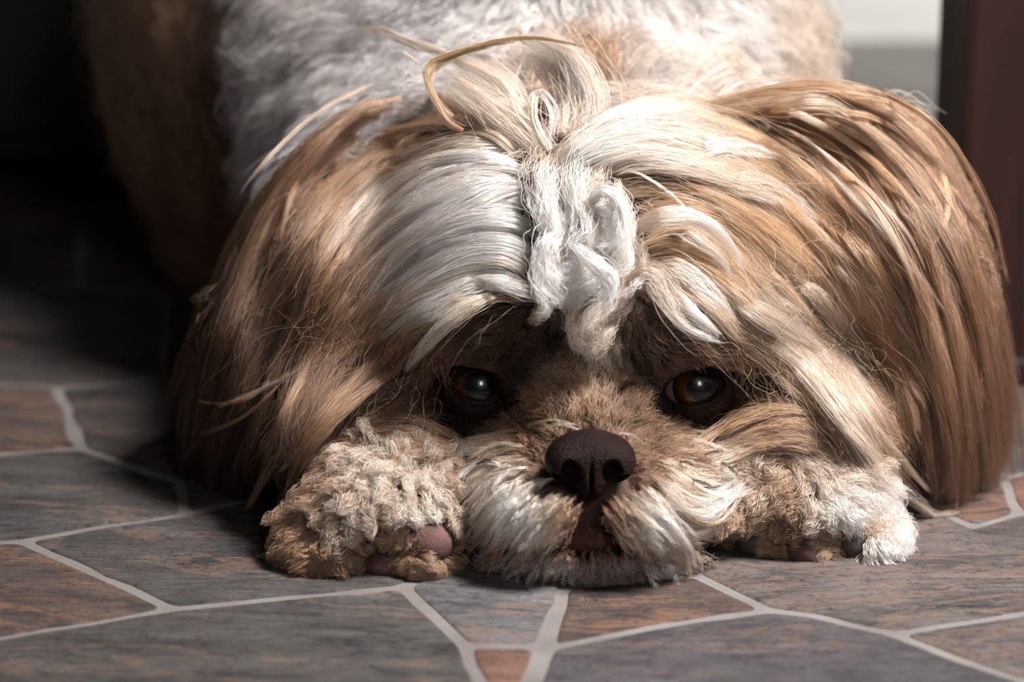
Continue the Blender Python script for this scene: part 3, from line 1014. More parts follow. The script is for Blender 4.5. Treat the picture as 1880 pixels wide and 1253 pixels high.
# ---- face fur (short)
face = Hair()
EYH = [(876, 706, 70), (1272, 706, 72)]
FC = [(960, 600, -.7, .4, 42, 'Db'), (890, 585, -.9, .3, 55, 'DbB'), (1020, 615, -.4, .7, 34, 'KD'), (900, 645, -.9, .15, 45, 'KDb'), (960, 660, -.5, .5, 34, 'KKD'),
      (820, 625, -.9, .45, 70, 'DBB'), (770, 660, -.9, .45, 75, 'DBt'), (760, 715, -1, .12, 70, 'KDb'), (720, 745, -1, .08, 80, 'Bbt'), (780, 760, -1, .05, 70, 'DbB'),
      (850, 775, -.9, .3, 46, 'KKD'), (905, 765, -.5, .6, 34, 'KK'), (875, 750, -.5, .6, 34, 'KK'), (950, 725, -.6, .4, 30, 'KK'), (820, 745, -1, .2, 50, 'KKD'), (660, 790, -1, .2, 90, 'bBt'), (600, 850, -1, .5, 80, 'KD'),
      (1075, 600, -.1, 1, 30, 'cC'), (1085, 640, .1, .9, 28, 'cC'), (1105, 625, .3, .8, 28, 'cC'), (1055, 650, -.3, .8, 26, 'BT'), (1080, 690, -.1, -1, 34, 'TcC'), (1050, 705, -.5, -.5, 36, 'tTc'), (1120, 705, .5, -.6, 36, 'tTc'), (1085, 740, 0, -1, 44, 'TTc'), (1085, 780, 0, -1, 40, 'DBT'),
      (1010, 745, -.7, -.5, 46, 'tTT'), (1160, 745, .7, -.5, 46, 'tTT'), (950, 795, -1, -.15, 48, 'tTT'), (1225, 790, 1, -.2, 50, 'tTT'), (990, 800, -.8, -.5, 36, 'DBt'), (1180, 805, .9, -.4, 36, 'DBt'), (1220, 840, 1, .1, 44, 'bBt'),
      (1150, 600, .2, .5, 40, 'DbB'), (1215, 585, .7, .3, 50, 'DbB'), (1180, 650, .1, .6, 38, 'KDb'), (1240, 640, .8, .1, 42, 'DbB'), (1310, 645, .9, .25, 60, 'bBt'), (1370, 665, .95, .35, 80, 'Btt'),
      (1350, 705, 1, .3, 60, 'KDb'), (1370, 745, 1, .05, 70, 'DBB'), (1440, 745, 1, .2, 80, 'BtT'), (1190, 725, -.2, .6, 26, 'KK'), (1210, 750, .3, .6, 26, 'KK'), (1250, 770, .8, .3, 44, 'KKD'), (1290, 775, .8, .3, 44, 'KDD'), (1320, 770, 1, .1, 60, 'KDb'), (1290, 800, .8, .5, 30, 'DbB'), (1290, 820, .8, .5, 44, 'bt'), (1500, 790, 1, .4, 90, 'BtT')]
patch(face, [(640, 620), (800, 545), (960, 520), (1200, 510), (1400, 580), (1600, 700), (1640, 840), (1400, 860), (1240, 870), (1165, 900), (1085, 800), (1000, 900), (900, 850), (760, 850), (560, 900), (560, 780)],
      FC, nn(3600), 14, spread=11, up=.0035, yl=(-.02, .13), holes=EYH, wav=.0006, clump=.5, rad=.00008, power=4, dirvar=.3)
# fur that hugs the rims of the lids
for (ex, ey, er) in EYH:
    ring = []
    for a in np.linspace(0, 2 * math.pi, 12, endpoint=False):
        ring.append((ex + 72 * math.cos(a), ey + 52 * math.sin(a), math.cos(a) + (-.4 if ex < 1000 else .4), math.sin(a) * .7 + (.1), 30, 'KD' if math.sin(a) > -.2 else 'Kbb'))
    patch(face, [(ex + 100 * math.cos(a), ey + 82 * math.sin(a)) for a in np.linspace(0, 6.283, 16, endpoint=False)], ring, nn(420), 10, spread=7, up=.0015, yl=(-.02, .13), holes=[(ex, ey, 68)], wav=.0004, clump=.4, rad=.00006)
for lc, lrot, lv, nA_, nR_ in LIDS:
    lv = lv.reshape(nR_ + 2, nA_, 3); cr2, sr2 = math.cos(lrot), math.sin(lrot)
    rot = lambda p: np.stack([p[..., 0] * cr2 + p[..., 2] * sr2, p[..., 1], -p[..., 0] * sr2 + p[..., 2] * cr2], -1)
    m = 2600
    rf = rng.uniform(2.2, nR_ + .9, m); ai = rng.random(m) * nA_
    def lp(rf_, ai_):
        r0 = np.minimum(rf_.astype(int), nR_); a0_ = ai_.astype(int) % nA_; f1 = (rf_ - r0)[:, None]; f2 = (ai_ - ai_.astype(int))[:, None]
        return (lv[r0, a0_] * (1 - f2) + lv[r0, (a0_ + 1) % nA_] * f2) * (1 - f1) + (lv[r0 + 1, a0_] * (1 - f2) + lv[r0 + 1, (a0_ + 1) % nA_] * f2) * f1
    p0 = lp(rf, ai); nrm0 = p0 / np.linalg.norm(p0, axis=1, keepdims=True)
    out = p0 - np.array([0, 1, 0]) * p0[:, 1:2]; out /= np.linalg.norm(out, axis=1, keepdims=True)
    out = out + np.array([-.5 if lc[0] < 0 else .5, 0, -.15]) + rng.normal(0, .25, (m, 3)); out -= (out * nrm0).sum(1, keepdims=True) * nrm0
    out /= np.linalg.norm(out, axis=1, keepdims=True)
    Ls = rng.uniform(.003, .0075, (m, 1, 1)) * np.clip(rf / 6, .4, 1)[:, None, None]
    t_ = TT[None, :, None]
    Pl = rot(p0[:, None] + out[:, None] * Ls * t_ + nrm0[:, None] * (.0008 * np.sin(t_ * 2.6))) + lc
    cl = np.where((rng.random(m) < .3)[:, None, None], cols('Db')[None], cols('KD')[None]) * rng.uniform(.6, 1.2, (m, 1, 1))
    face.add(Pl, cl, np.full((m, K), .00006))
face.build('face_fur', body)

# ---- cheeks
ch = Hair()
sheet(ch, [([(890, 835), (830, 800), (760, 775), (690, 780), (630, 815)], 'TTTtB'), ([(880, 850), (820, 825), (760, 805), (700, 815), (650, 850)], 'cTTtB'), ([(880, 870), (840, 850), (800, 835), (760, 840), (720, 860)], 'ccTtB')],
      nn(46), 40, 13, lift=.004, yl=(0, .12), yd=.07, trim=(.7, 1), start=(0, .4), jit=5, tipjit=8)
sheet(ch, [([(1250, 850), (1320, 800), (1400, 765), (1490, 765), (1570, 800)], 'cTTTt'), ([(1260, 870), (1330, 830), (1410, 800), (1480, 805), (1560, 845)], 'CcTTt'), ([(1280, 890), (1350, 860), (1420, 830), (1480, 830), (1530, 850)], 'CcTtb')],
      nn(60), 40, 15, lift=.004, yl=(0, .12), yd=.065, trim=(.7, 1), start=(0, .4), jit=6, tipjit=8)
sheet(ch, [([(940, 620), (860, 640), (780, 680), (700, 730), (630, 790), (580, 850)], 'bBBtBb'), ([(830, 730), (780, 735), (720, 750), (650, 790), (600, 840)], 'DbBtBb'), ([(850, 780), (780, 770), (700, 785), (640, 820), (590, 870)], 'DbBBbD')],
      nn(60), 30, 14, lift=.003, yl=(0, .14), yd=.075, trim=(.6, 1), start=(0, .5), jit=7, tipjit=10)
sheet(ch, [([(1290, 630), (1370, 650), (1450, 700), (1540, 770), (1620, 850)], 'BtTcc'), ([(1340, 690), (1410, 705), (1480, 740), (1550, 800), (1610, 860)], 'DbBTT'), ([(1330, 760), (1400, 745), (1480, 755), (1550, 800), (1600, 850)], 'DbBtT')],
      nn(64), 32, 14, lift=.003, yl=(0, .14), yd=.07, trim=(.6, 1), start=(0, .5), jit=7, tipjit=10)
ch.build('cheek_fur', body)

# ---- long hair over the brow, dog's right side (left in the picture)
hl = Hair()
BL = [([(985, 285), (870, 235), (750, 232), (640, 290), (560, 400), (505, 560), (455, 720), (425, 850)], 'TTtTtBBb'),
      ([(985, 315), (880, 285), (770, 305), (660, 385), (575, 510), (520, 650), (475, 780), (440, 920)], 'cTtTtBBb'),
      ([(990, 345), (890, 330), (785, 385), (690, 470), (610, 580), (550, 700), (505, 810), (455, 940)], 'cTtTttBB'),
      ([(995, 430), (900, 400), (810, 425), (720, 500), (645, 600), (590, 690), (545, 790), (495, 900)], 'cTtTTttt'),
      ([(1000, 500), (920, 450), (840, 465), (750, 525), (680, 605), (620, 690), (570, 770), (520, 890)], 'cTtTTttt'),
      ([(1000, 540), (910, 500), (830, 520), (745, 580), (675, 650), (620, 730), (575, 790), (540, 860)], 'TttTtBBb'),
      ([(1000, 565), (920, 535), (850, 560), (780, 610), (715, 665), (650, 725), (600, 780), (565, 830)], 'cTTTtBBb')]
sheet(hl, BL, nn(380), 28, 13, lift=.006, side_var=.95, yl=HD, yd=.09, trim=(.45, .80), start=(0, .35), jit=7, tipjit=14, ljit=.004, wav=.0010, rad=.00009, cvar=.2)
sheet(hl, BL, nn(70), 30, 9, lift=.012, yl=HD, yd=.09, trim=(.75, 1.0), start=(.1, .5), jit=8, tipjit=20, ljit=.005, wav=.0012, rad=.00009)
WL = [([(985, 300), (890, 262), (790, 270), (700, 320), (630, 400), (585, 480)], 'WCCcc'),
      ([(990, 345), (900, 318), (800, 345), (710, 415), (640, 490), (600, 560)], 'WWWCc'),
      ([(992, 400), (905, 368), (810, 395), (720, 460), (655, 530), (620, 600)], 'WWWWCc'),
      ([(995, 460), (910, 425), (820, 445), (735, 510), (665, 580), (630, 640)], 'WWWWCc'),
      ([(1000, 520), (915, 475), (830, 495), (745, 550), (690, 610), (650, 660)], 'WWWCCc'),
      ([(995, 560), (910, 520), (840, 545), (765, 600), (720, 640), (690, 680)], 'CWCCcT')]
sheet(hl, WL, nn(120), 46, 16, lift=.010, yl=HD, yd=.09, trim=(.62, 1.0), start=(0, .3), jit=6, tipjit=9, ljit=.003, wav=.0006, rad=.00008, cvar=.09, arch=.004, tip=.2)
for p, c, w_ in [([(965, 300), (900, 245), (820, 232), (740, 238), (665, 270), (606, 330), (560, 420)], 'CcTTT', 14),
                 ([(968, 315), (900, 288), (811, 289), (726, 318), (662, 372), (612, 440), (572, 520)], 'WWCCc', 18),
                 ([(964, 340), (917, 336), (853, 353), (768, 391), (706, 430), (652, 490)], 'WWWWC', 26),
                 ([(955, 345), (905, 352), (850, 380), (789, 420), (735, 465), (690, 520)], 'WWWW', 30),
                 ([(989, 430), (940, 402), (875, 405), (811, 425), (745, 470), (690, 530), (650, 590)], 'WWWWC', 22),
                 ([(994, 489), (945, 452), (870, 448), (790, 475), (725, 515), (668, 570)], 'WWWWW', 26),
                 ([(985, 520), (930, 478), (860, 482), (790, 515), (735, 556), (690, 600)], 'CWWWC', 22),
                 ([(930, 520), (866, 521), (800, 548), (740, 580), (690, 622), (655, 650)], 'CWWWC', 24),
                 ([(905, 540), (860, 552), (800, 578), (745, 608), (705, 640)], 'CCWCc', 22),
                 ([(930, 535), (880, 552), (825, 585), (780, 630), (742, 684)], 'CCWW', 20),
                 ([(1000, 545), (955, 530), (905, 516), (870, 512)], 'CWW', 22),
                 ([(960, 280), (870, 215), (789, 174), (720, 176), (660, 205), (598, 255), (553, 310), (528, 380), (512, 450)], 'cTTTT', 12),
                 ([(900, 200), (830, 165), (760, 142), (700, 150), (640, 175), (572, 215), (510, 272), (450, 340), (430, 370)], 'TcccT', 6),
                 ([(770, 560), (690, 620), (640, 650), (580, 670), (520, 700), (450, 730), (400, 747)], 'TTTccC', 10),
                 ([(740, 600), (683, 670), (619, 734), (565, 795), (500, 855), (470, 904), (449, 960)], 'TTTTcT', 16),
                 ([(760, 650), (690, 705), (630, 755), (575, 815), (545, 865), (525, 910), (512, 950)], 'TTTTtt', 14),
                 ([(700, 690), (640, 740), (585, 790), (540, 840), (500, 880)], 'TTTc', 12),
                 ([(620, 620), (560, 690), (520, 760), (480, 830)], 'tTTt', 10),
                 ([(560, 640), (500, 720), (440, 770), (365, 800)], 'TTTt', 2.5), ([(520, 680), (460, 730), (400, 742), (362, 736)], 'CTT', 2)]:
    lock(hl, p, c, w_, 100 if w_ > 9 else 34, lift=.015, yl=HD, yd=.09, tip=.14, arch=.003, rad=.00008)
sheet(hl, BL, nn(230), 2, 60, lift=.012, yl=HD, yd=.09, trim=(.5, 1.0), start=(0, .6), jit=16, tipjit=34, ljit=.005, wav=.0022, rad=.00005, cvar=.1, fly=.5, sub=0, guides=False)
hl.build('forelock', body, 'cream and tan forelock combed over the shaded brow')

# ---- long hair over the brow, the other side
hr = Hair()
BR = [([(1005, 300), (1100, 225), (1220, 195), (1350, 215), (1470, 290), (1570, 390), (1650, 500), (1700, 620)], 'CCcGTTtt'),
      ([(1010, 340), (1100, 270), (1210, 250), (1340, 280), (1460, 360), (1560, 470), (1640, 590), (1690, 740)], 'CcGGGTTt'),
      ([(1020, 380), (1090, 320), (1200, 310), (1330, 350), (1440, 430), (1540, 540), (1620, 660), (1670, 800)], 'CcTGGTTt'),
      ([(1140, 440), (1190, 375), (1270, 375), (1370, 430), (1460, 520), (1540, 620), (1610, 730), (1670, 840)], 'cTGGcTTt'),
      ([(1150, 470), (1210, 415), (1290, 420), (1370, 490), (1440, 580), (1520, 680), (1600, 790), (1680, 900)], 'CGGccTTT'),
      ([(1150, 510), (1220, 470), (1290, 490), (1370, 560), (1440, 640), (1510, 720), (1590, 810), (1660, 900)], 'cGGccTTT'),
      ([(1150, 540), (1220, 515), (1290, 550), (1350, 600), (1420, 650), (1500, 715), (1570, 780), (1630, 850)], 'cTccTTTt')]
sheet(hr, BR, nn(480), 30, 15, lift=.006, side_var=.8, yl=HD, yd=.09, trim=(.62, .95), start=(0, .35), jit=7, tipjit=13, ljit=.004, wav=.0008, rad=.00009, cvar=.14)
sheet(hr, BR, nn(80), 30, 9, lift=.012, yl=HD, yd=.09, trim=(.75, 1.0), start=(.15, .55), jit=8, tipjit=18, ljit=.005, wav=.0010, rad=.00009, cvar=.14)
WR = [([(1005, 300), (1080, 240), (1180, 200), (1280, 195), (1370, 225)], 'CCWCc'),
      ([(1010, 330), (1080, 262), (1180, 225), (1300, 235), (1400, 280), (1460, 330)], 'CCWCcG'),
      ([(1015, 370), (1060, 300), (1150, 262), (1270, 275), (1390, 325), (1480, 390)], 'CWCCcc'),
      ([(1100, 330), (1180, 300), (1290, 315), (1400, 365), (1490, 430), (1560, 500)], 'CCCCCG')]
sheet(hr, WR, nn(105), 50, 19, lift=.010, yl=HD, yd=.09, trim=(.6, 1.0), start=(0, .3), jit=7, tipjit=8, ljit=.003, wav=.0007, rad=.00008, cvar=.08, arch=.004, tip=.25)
# the long cream fall in front of the ear
sheet(hr, [([(1330, 500), (1430, 545), (1510, 610), (1580, 700), (1640, 800), (1690, 900)], 'CCCcTT'), ([(1330, 560), (1420, 600), (1500, 670), (1570, 760), (1620, 850), (1670, 930)], 'CCCCcT'), ([(1400, 640), (1470, 680), (1530, 740), (1590, 820), (1640, 890), (1700, 950)], 'TCCCCT')],
      nn(60), 60, 20, lift=.012, yl=HD, yd=.08, trim=(.6, .98), start=(0, .4), jit=7, tipjit=9, ljit=.003, wav=.0007, rad=.00008, cvar=.1)
sheet(hr, [([(1500, 360), (1580, 450), (1640, 560), (1690, 700), (1720, 820)], 'GGTtt'), ([(1450, 420), (1540, 520), (1610, 640), (1660, 760), (1690, 860)], 'GCTTt')],
      nn(46), 40, 15, lift=.013, yl=HD, yd=.09, trim=(.6, 1), start=(0, .4), jit=9, tipjit=14, ljit=.004, rad=.00008)
for p, c, w_ in [([(1150, 545), (1175, 505), (1205, 508), (1243, 560), (1278, 597), (1331, 628)], 'TcCCWW', 32),
                 ([(1190, 500), (1232, 491), (1272, 513), (1315, 547), (1349, 582)], 'cCWWC', 22),
                 ([(1200, 540), (1240, 540), (1290, 580), (1325, 615)], 'CCWC', 14),
                 ([(1158, 420), (1206, 402), (1262, 400), (1312, 424), (1345, 460), (1368, 500)], 'cCWWWW', 28),
                 ([(1230, 425), (1262, 432), (1300, 458), (1328, 486), (1342, 514)], 'CCCCW', 18),
                 ([(1310, 338), (1360, 338), (1420, 353), (1463, 383), (1502, 414)], 'CCWWW', 30),
                 ([(1270, 300), (1310, 272), (1360, 272), (1400, 280), (1430, 290)], 'CWWC', 24),
                 ([(1144, 213), (1200, 190), (1260, 180), (1300, 175)], 'CCC', 20),
                 ([(1335, 543), (1420, 585), (1484, 623), (1540, 683), (1570, 730)], 'CCCCc', 34),
                 ([(1442, 500), (1505, 551), (1548, 611), (1580, 660), (1600, 706)], 'cCCCC', 20),
                 ([(1500, 640), (1548, 704), (1590, 772), (1633, 823), (1710, 908)], 'TcCcc', 18),
                 ([(1505, 738), (1570, 798), (1633, 874), (1697, 934), (1762, 978)], 'cCCCc', 20),
                 ([(1380, 600), (1440, 640), (1500, 700), (1560, 780), (1610, 850)], 'CCCCc', 24),
                 ([(1480, 260), (1560, 330), (1640, 440), (1690, 560), (1700, 640)], 'GGCTT', 10),
                 ([(1420, 250), (1500, 300), (1580, 380), (1650, 460), (1740, 580)], 'GCCT', 8),
                 ([(1120, 330), (1160, 315), (1230, 355), (1290, 420)], 'CCC', 2), ([(1330, 200), (1450, 240), (1560, 320), (1660, 420), (1700, 500)], 'GCCG', 5)]:
    lock(hr, p, c, w_, 110 if w_ > 9 else 30, lift=.016, yl=HD, yd=.09, tip=.16, arch=.003, rad=.00008, cvar=.08)
sheet(hr, BR, nn(230), 2, 60, lift=.012, yl=HD, yd=.09, trim=(.5, 1.0), start=(0, .6), jit=16, tipjit=34, ljit=.005, wav=.0022, rad=.00005, cvar=.1, fly=.5, sub=0, guides=False)
hr.build('forelock', body, 'golden cream forelock falling towards the bright side')

# ---- topknot standing at the parting
tk = Hair()
def tl(p, c, w_, n=110, y=.125, lift=.012, flat=.6, **k):
    lock(tk, p, c, w_, n, depth=lambda py: .078 + (300 - py) * .00011 - (lift - .02), flat=flat, rad=.00009, **k)
tl([(1000, 300), (971, 262), (905, 205), (852, 166), (812, 138)], 'cCCCc', 48, 260, lift=.030, tip=.5)
tl([(990, 290), (930, 250), (870, 225), (830, 205), (812, 175)], 'TRRTT', 36, 200, lift=.024, tip=.5)
tl([(1000, 280), (958, 222), (935, 165), (896, 126), (854, 110), (822, 100)], 'cCCCc', 32, 200, lift=.030, tip=.5)
tl([(860, 128), (825, 102), (780, 86), (740, 72), (700, 56), (650, 50)], 'CCCcT', 11, 60, lift=.020)
tl([(850, 240), (826, 228), (801, 191), (782, 149), (780, 126), (800, 110), (873, 85), (926, 73), (979, 69), (1032, 77), (1080, 88)], 'RTyyyyytb', 5.5, 80, lift=.034, tip=.1, bulge=.25, fly=.12)
tl([(830, 215), (805, 190), (790, 160), (792, 132), (830, 104), (890, 84), (950, 74)], 'TTyyy', 6, 60, lift=.032, fly=.12)
tl([(1045, 262), (1058, 215), (1052, 172), (1022, 132), (985, 100), (958, 78)], 'CCCCCC', 66, 520, lift=.026, tip=.6)
tl([(1078, 250), (1082, 205), (1062, 150), (1030, 108), (985, 80), (960, 76)], 'CWWWW', 20, 110, lift=.028, tip=.5)
tl([(1050, 120), (1020, 78), (1005, 50), (994, 30)], 'CCC', 14, 60, lift=.016)
tl([(990, 90), (960, 70), (950, 54), (930, 50)], 'CCW', 12, 50, lift=.022)
tl([(1010, 275), (982, 226), (978, 190), (984, 168), (1000, 174), (1017, 205), (1016, 240), (1010, 268)], 'WCWC', 9, 60, lift=.034, tip=.7, bulge=.5, fly=.3, cvar=.16)
tl([(1060, 250), (1075, 200), (1068, 140), (1045, 105)], 'TTcT', 20, 60, lift=.012)
tl([(1000, 330), (985, 300), (985, 270), (1000, 240)], 'CCC', 34, 120, lift=.015, tip=.6)
tl([(1020, 340), (1040, 300), (1052, 262), (1056, 235)], 'CCC', 34, 120, lift=.014, tip=.6)
for p in ([(900, 260), (930, 300), (960, 330), (990, 350)], [(930, 180), (945, 150), (955, 120), (958, 105)], [(740, 95), (760, 110), (780, 120)]):
    tl(p, 'CCC', 3, 14, lift=.024)
tk.build('topknot', body)

# ---- curly white tuft on the forehead
tf = Hair()
def tu(p, c, w_, n=120, lift=.014, **k):
    k.setdefault('tip', .4)
    lock(tf, p, c, w_, n, lift=lift, yl=HD, yd=.06, flat=.9, rad=.00008, cvar=.12, wav=.0012, fly=.12, sub=.8, **k)
tu([(1010, 300), (1000, 340), (1005, 400), (1030, 440)], 'CWWW', 34, 170)
tu([(1060, 290), (1050, 330), (1055, 380), (1068, 430), (1075, 470)], 'CWWWC', 30, 160)
tu([(1100, 300), (1085, 340), (1075, 390), (1080, 440)], 'CCCC', 26, 120, lift=.012)
tu([(978, 346), (990, 380), (1008, 415), (1025, 440)], 'WWWW', 22)
tu([(1086, 392), (1092, 362), (1112, 351), (1136, 370), (1147, 410), (1143, 455), (1118, 482)], 'WWWWWC', 15, 130, lift=.020, tip=.7)
tu([(1095, 400), (1110, 385), (1125, 400), (1120, 440), (1095, 460)], 'WWWW', 20, 110, lift=.017)
tu([(1075, 400), (1078, 430), (1070, 455), (1085, 480)], 'WWgW', 30, 120, lift=.013)
tu([(1140, 430), (1150, 480), (1125, 500), (1090, 495)], 'WWWC', 18, 90, lift=.014)
tu([(1030, 422), (1006, 448), (1000, 490), (1012, 528), (1040, 556)], 'WWWWW', 24, 150, lift=.019)
tu([(1038, 441), (1070, 466), (1104, 490), (1123, 520), (1117, 552), (1086, 588), (1066, 618)], 'WWWWCC', 17, 150, lift=.022)
tu([(1085, 486), (1055, 500), (1030, 520), (1020, 548)], 'WWWC', 28, 150, lift=.015)
tu([(1110, 520), (1080, 525), (1050, 540), (1045, 575)], 'WWWC', 26, 150, lift=.014)
tu([(977, 505), (990, 540), (1003, 568), (982, 584)], 'CWWC', 16, 100, lift=.017)
tu([(1020, 545), (1000, 565), (985, 580), (975, 600)], 'CWCC', 14, 70, lift=.013, tip=.1)
tu([(1060, 560), (1048, 590), (1055, 620), (1072, 650)], 'CcCC', 18, 90, lift=.010)
tu([(1100, 560), (1090, 600), (1080, 630), (1085, 660)], 'CCCC', 22, 100, lift=.010)
tu([(1130, 590), (1118, 612), (1100, 640), (1075, 665)], 'cCCW', 14, 70, lift=.011)
tu([(1150, 500), (1145, 540), (1130, 570), (1110, 590)], 'GCCc', 22, 110, lift=.010)
tu([(1186, 490), (1178, 510), (1160, 530), (1135, 548)], 'WWWC', 5, 30, lift=.018)
sheet(tf, [([(1000, 320), (1000, 400), (1010, 480), (1010, 560)], 'CWCc'), ([(1060, 300), (1060, 400), (1070, 500), (1065, 610)], 'CWWC'), ([(1130, 330), (1150, 400), (1150, 480), (1120, 570)], 'CCCC')],
      nn(90), 40, 14, lift=.008, yl=HD, yd=.06, trim=(.3, 1), start=(0, .6), jit=8, tipjit=14, curl=.0022, flat=.7, rad=.00008, cvar=.09)
tf.build('forehead_tuft', body)

# ---- moustache, chin and whiskers
mu = Hair()
ML = [([(990, 800), (950, 790), (900, 800), (860, 800), (825, 785)], 'tTccC'),
      ([(985, 820), (940, 818), (895, 825), (860, 830), (830, 828)], 'TcCCC'),
      ([(990, 845), (940, 848), (895, 858), (860, 880), (838, 900)], 'tcCCC'),
      ([(1000, 865), (955, 868), (905, 890), (868, 930), (850, 960)], 'TCCCc'),
      ([(1010, 885), (965, 895), (920, 930), (885, 975), (865, 1000)], 'TCWCc'),
      ([(1015, 892), (975, 918), (935, 958), (900, 1000), (878, 1030)], 'BCWcT')]
sheet(mu, ML, nn(120), 20, 7, lift=.004, yl=(-.03, .08), yd=.02, trim=(.75, 1.05), start=(0, .3), jit=6, tipjit=8, ljit=.003, rad=.00008, cvar=.2, wav=.0006)
MR = [([(1190, 815), (1240, 810), (1290, 815), (1330, 830), (1368, 850)], 'tTcCC'),
      ([(1190, 840), (1240, 845), (1290, 860), (1330, 868), (1368, 876)], 'tcCCC'),
      ([(1180, 860), (1230, 885), (1285, 920), (1335, 915), (1370, 884)], 'TcCWW'),
      ([(1180, 875), (1220, 920), (1262, 965), (1310, 955), (1352, 915)], 'TCCCC'),
      ([(1165, 885), (1200, 930), (1230, 980), (1255, 1020), (1275, 1065)], 'tCCCT'),
      ([(1160, 895), (1190, 945), (1215, 990), (1240, 1030), (1262, 1065)], 'BCCCT')]
sheet(mu, MR, nn(135), 20, 8, lift=.004, yl=(-.03, .08), yd=.02, trim=(.75, 1.05), start=(0, .3), jit=6, tipjit=7, ljit=.003, rad=.00008, cvar=.18, wav=.0005)
sheet(mu, [([(1000, 880), (965, 900), (930, 940), (900, 990), (885, 1020)], 'tCWWc'), ([(1030, 895), (1000, 925), (965, 965), (935, 1010), (915, 1040)], 'BCWCT'), ([(1060, 920), (1035, 950), (1010, 985), (985, 1020), (965, 1045)], 'BtCcT')],
      nn(110), 10, 4, lift=.010, yl=(-.03, .08), yd=.012, trim=(.45, 1), start=(0, .4), jit=7, tipjit=12, ljit=.002, rad=.00007, cvar=.16, wav=.0005, fly=.2, guides=False)
sheet(mu, [([(1165, 880), (1200, 905), (1235, 950), (1262, 1000), (1280, 1040)], 'tCWWc'), ([(1140, 895), (1165, 925), (1200, 965), (1230, 1010), (1250, 1050)], 'BCWCT'), ([(1105, 925), (1125, 950), (1150, 985), (1175, 1020), (1190, 1050)], 'BtCcT')],
      nn(110), 10, 4, lift=.010, yl=(-.03, .08), yd=.012, trim=(.45, 1), start=(0, .4), jit=7, tipjit=12, ljit=.002, rad=.00007, cvar=.16, wav=.0005, fly=.2, guides=False)
for p, c, w_ in [([(979, 823), (950, 820), (910, 815), (857, 845)], 'CCCT', 9), ([(936, 862), (896, 848), (857, 863), (835, 890)], 'WWWC', 9), ([(975, 858), (935, 865), (910, 890), (905, 908)], 'WWC', 5),
                 ([(955, 870), (947, 890), (950, 915), (958, 940), (966, 970)], 'yCC', 3), ([(960, 890), (935, 930), (918, 980), (905, 1030), (898, 1062)], 'WCRRT', 6),
                 ([(1000, 930), (985, 960), (970, 990), (955, 1040)], 'CRRb', 6), ([(1020, 880), (985, 890), (955, 915), (935, 950)], 'WWW', 8), ([(1028, 875), (1000, 885), (985, 905)], 'CWW', 4),
                 
                 ([(1185, 860), (1230, 900), (1275, 945), (1320, 940), (1372, 884)], 'TCWWW', 16), ([(1200, 870), (1240, 925), (1290, 962), (1335, 950), (1368, 896)], 'yCyCy', 7),
                 ([(1145, 910), (1160, 935), (1185, 955), (1215, 985), (1240, 1030)], 'WWCC', 6), ([(1140, 960), (1165, 985), (1180, 1020), (1195, 1040), (1200, 1030)], 'CCTb', 4),
                 ([(1200, 890), (1225, 940), (1250, 1000), (1262, 1040), (1266, 1070)], 'CCCT', 12), ([(1225, 960), (1262, 1000), (1285, 1030), (1288, 1060), (1275, 1068)], 'CCCC', 4),
                 ([(1120, 975), (1140, 990), (1155, 1010)], 'CWW', 3), ([(1085, 795), (1120, 805), (1145, 834)], 'CWW', 1.6), ([(1118, 795), (1160, 800), (1190, 825)], 'CCT', 1.6),
                 ([(1075, 795), (1030, 780), (985, 790)], 'CCC', 3), ([(1065, 782), (1010, 772), (960, 785)], 'CCC', 3)]:
    lock(mu, p, c, w_ * .62, 36 if w_ > 4.5 else 9, lift=.009, yl=(-.03, .08), yd=.01, tip=.12, rad=.000065, cvar=.14, fly=.25, wav=.0005)
mu.build('moustache', body)

bd = Hair()
patch(bd, [(905, 1000), (960, 985), (1086, 1010), (1210, 985), (1285, 1010), (1290, 1062), (1180, 1072), (1085, 1078), (960, 1070), (890, 1050)],
      [(900, 1030, -.8, .6, 50, 'TcC'), (960, 1010, -.6, .8, 55, 'DtC'), (1020, 1010, -.3, 1, 50, 'DtW'), (1086, 1020, 0, 1, 52, 'DtW'), (1150, 1012, .3, 1, 50, 'DtW'), (1210, 1010, .5, .8, 50, 'BcC'), (1270, 1020, .6, .7, 50, 'TcC'), (1086, 1055, 0, 1, 30, 'gCC')],
      nn(420), 7, spread=12, up=.004, yl=(-.03, .09), wav=.0007, clump=.45, rad=.00007)
patch(bd, [(985, 925), (1045, 915), (1086, 945), (1125, 915), (1180, 925), (1210, 985), (1086, 1000), (960, 985)],
      [(1010, 945, -.5, .9, 45, 'BcW'), (1060, 960, -.2, 1, 34, 'bBc'), (1110, 960, .25, 1, 36, 'bBc'), (1170, 950, .5, .9, 46, 'BcW')],
      nn(90), 5, spread=8, up=.003, yl=(-.03, .09), wav=.0006, clump=.5, rad=.00006)
sheet(bd, [([(985, 1000), (950, 1015), (915, 1040), (885, 1062)], 'BtgC'), ([(1020, 1005), (1000, 1025), (980, 1050), (965, 1074)], 'Btgg'), ([(1086, 1008), (1085, 1030), (1084, 1055), (1083, 1080)], 'Btgg'), ([(1150, 1005), (1170, 1025), (1188, 1050), (1200, 1074)], 'Btgg'), ([(1190, 995), (1225, 1010), (1255, 1035), (1280, 1058)], 'BtgC')],
      nn(140), 6, 3.5, lift=.008, yl=(-.03, .08), yd=.008, trim=(.5, 1), start=(0, .5), jit=6, tipjit=10, ljit=.002, rad=.00007, cvar=.15, wav=.0006, fly=.2, guides=False)
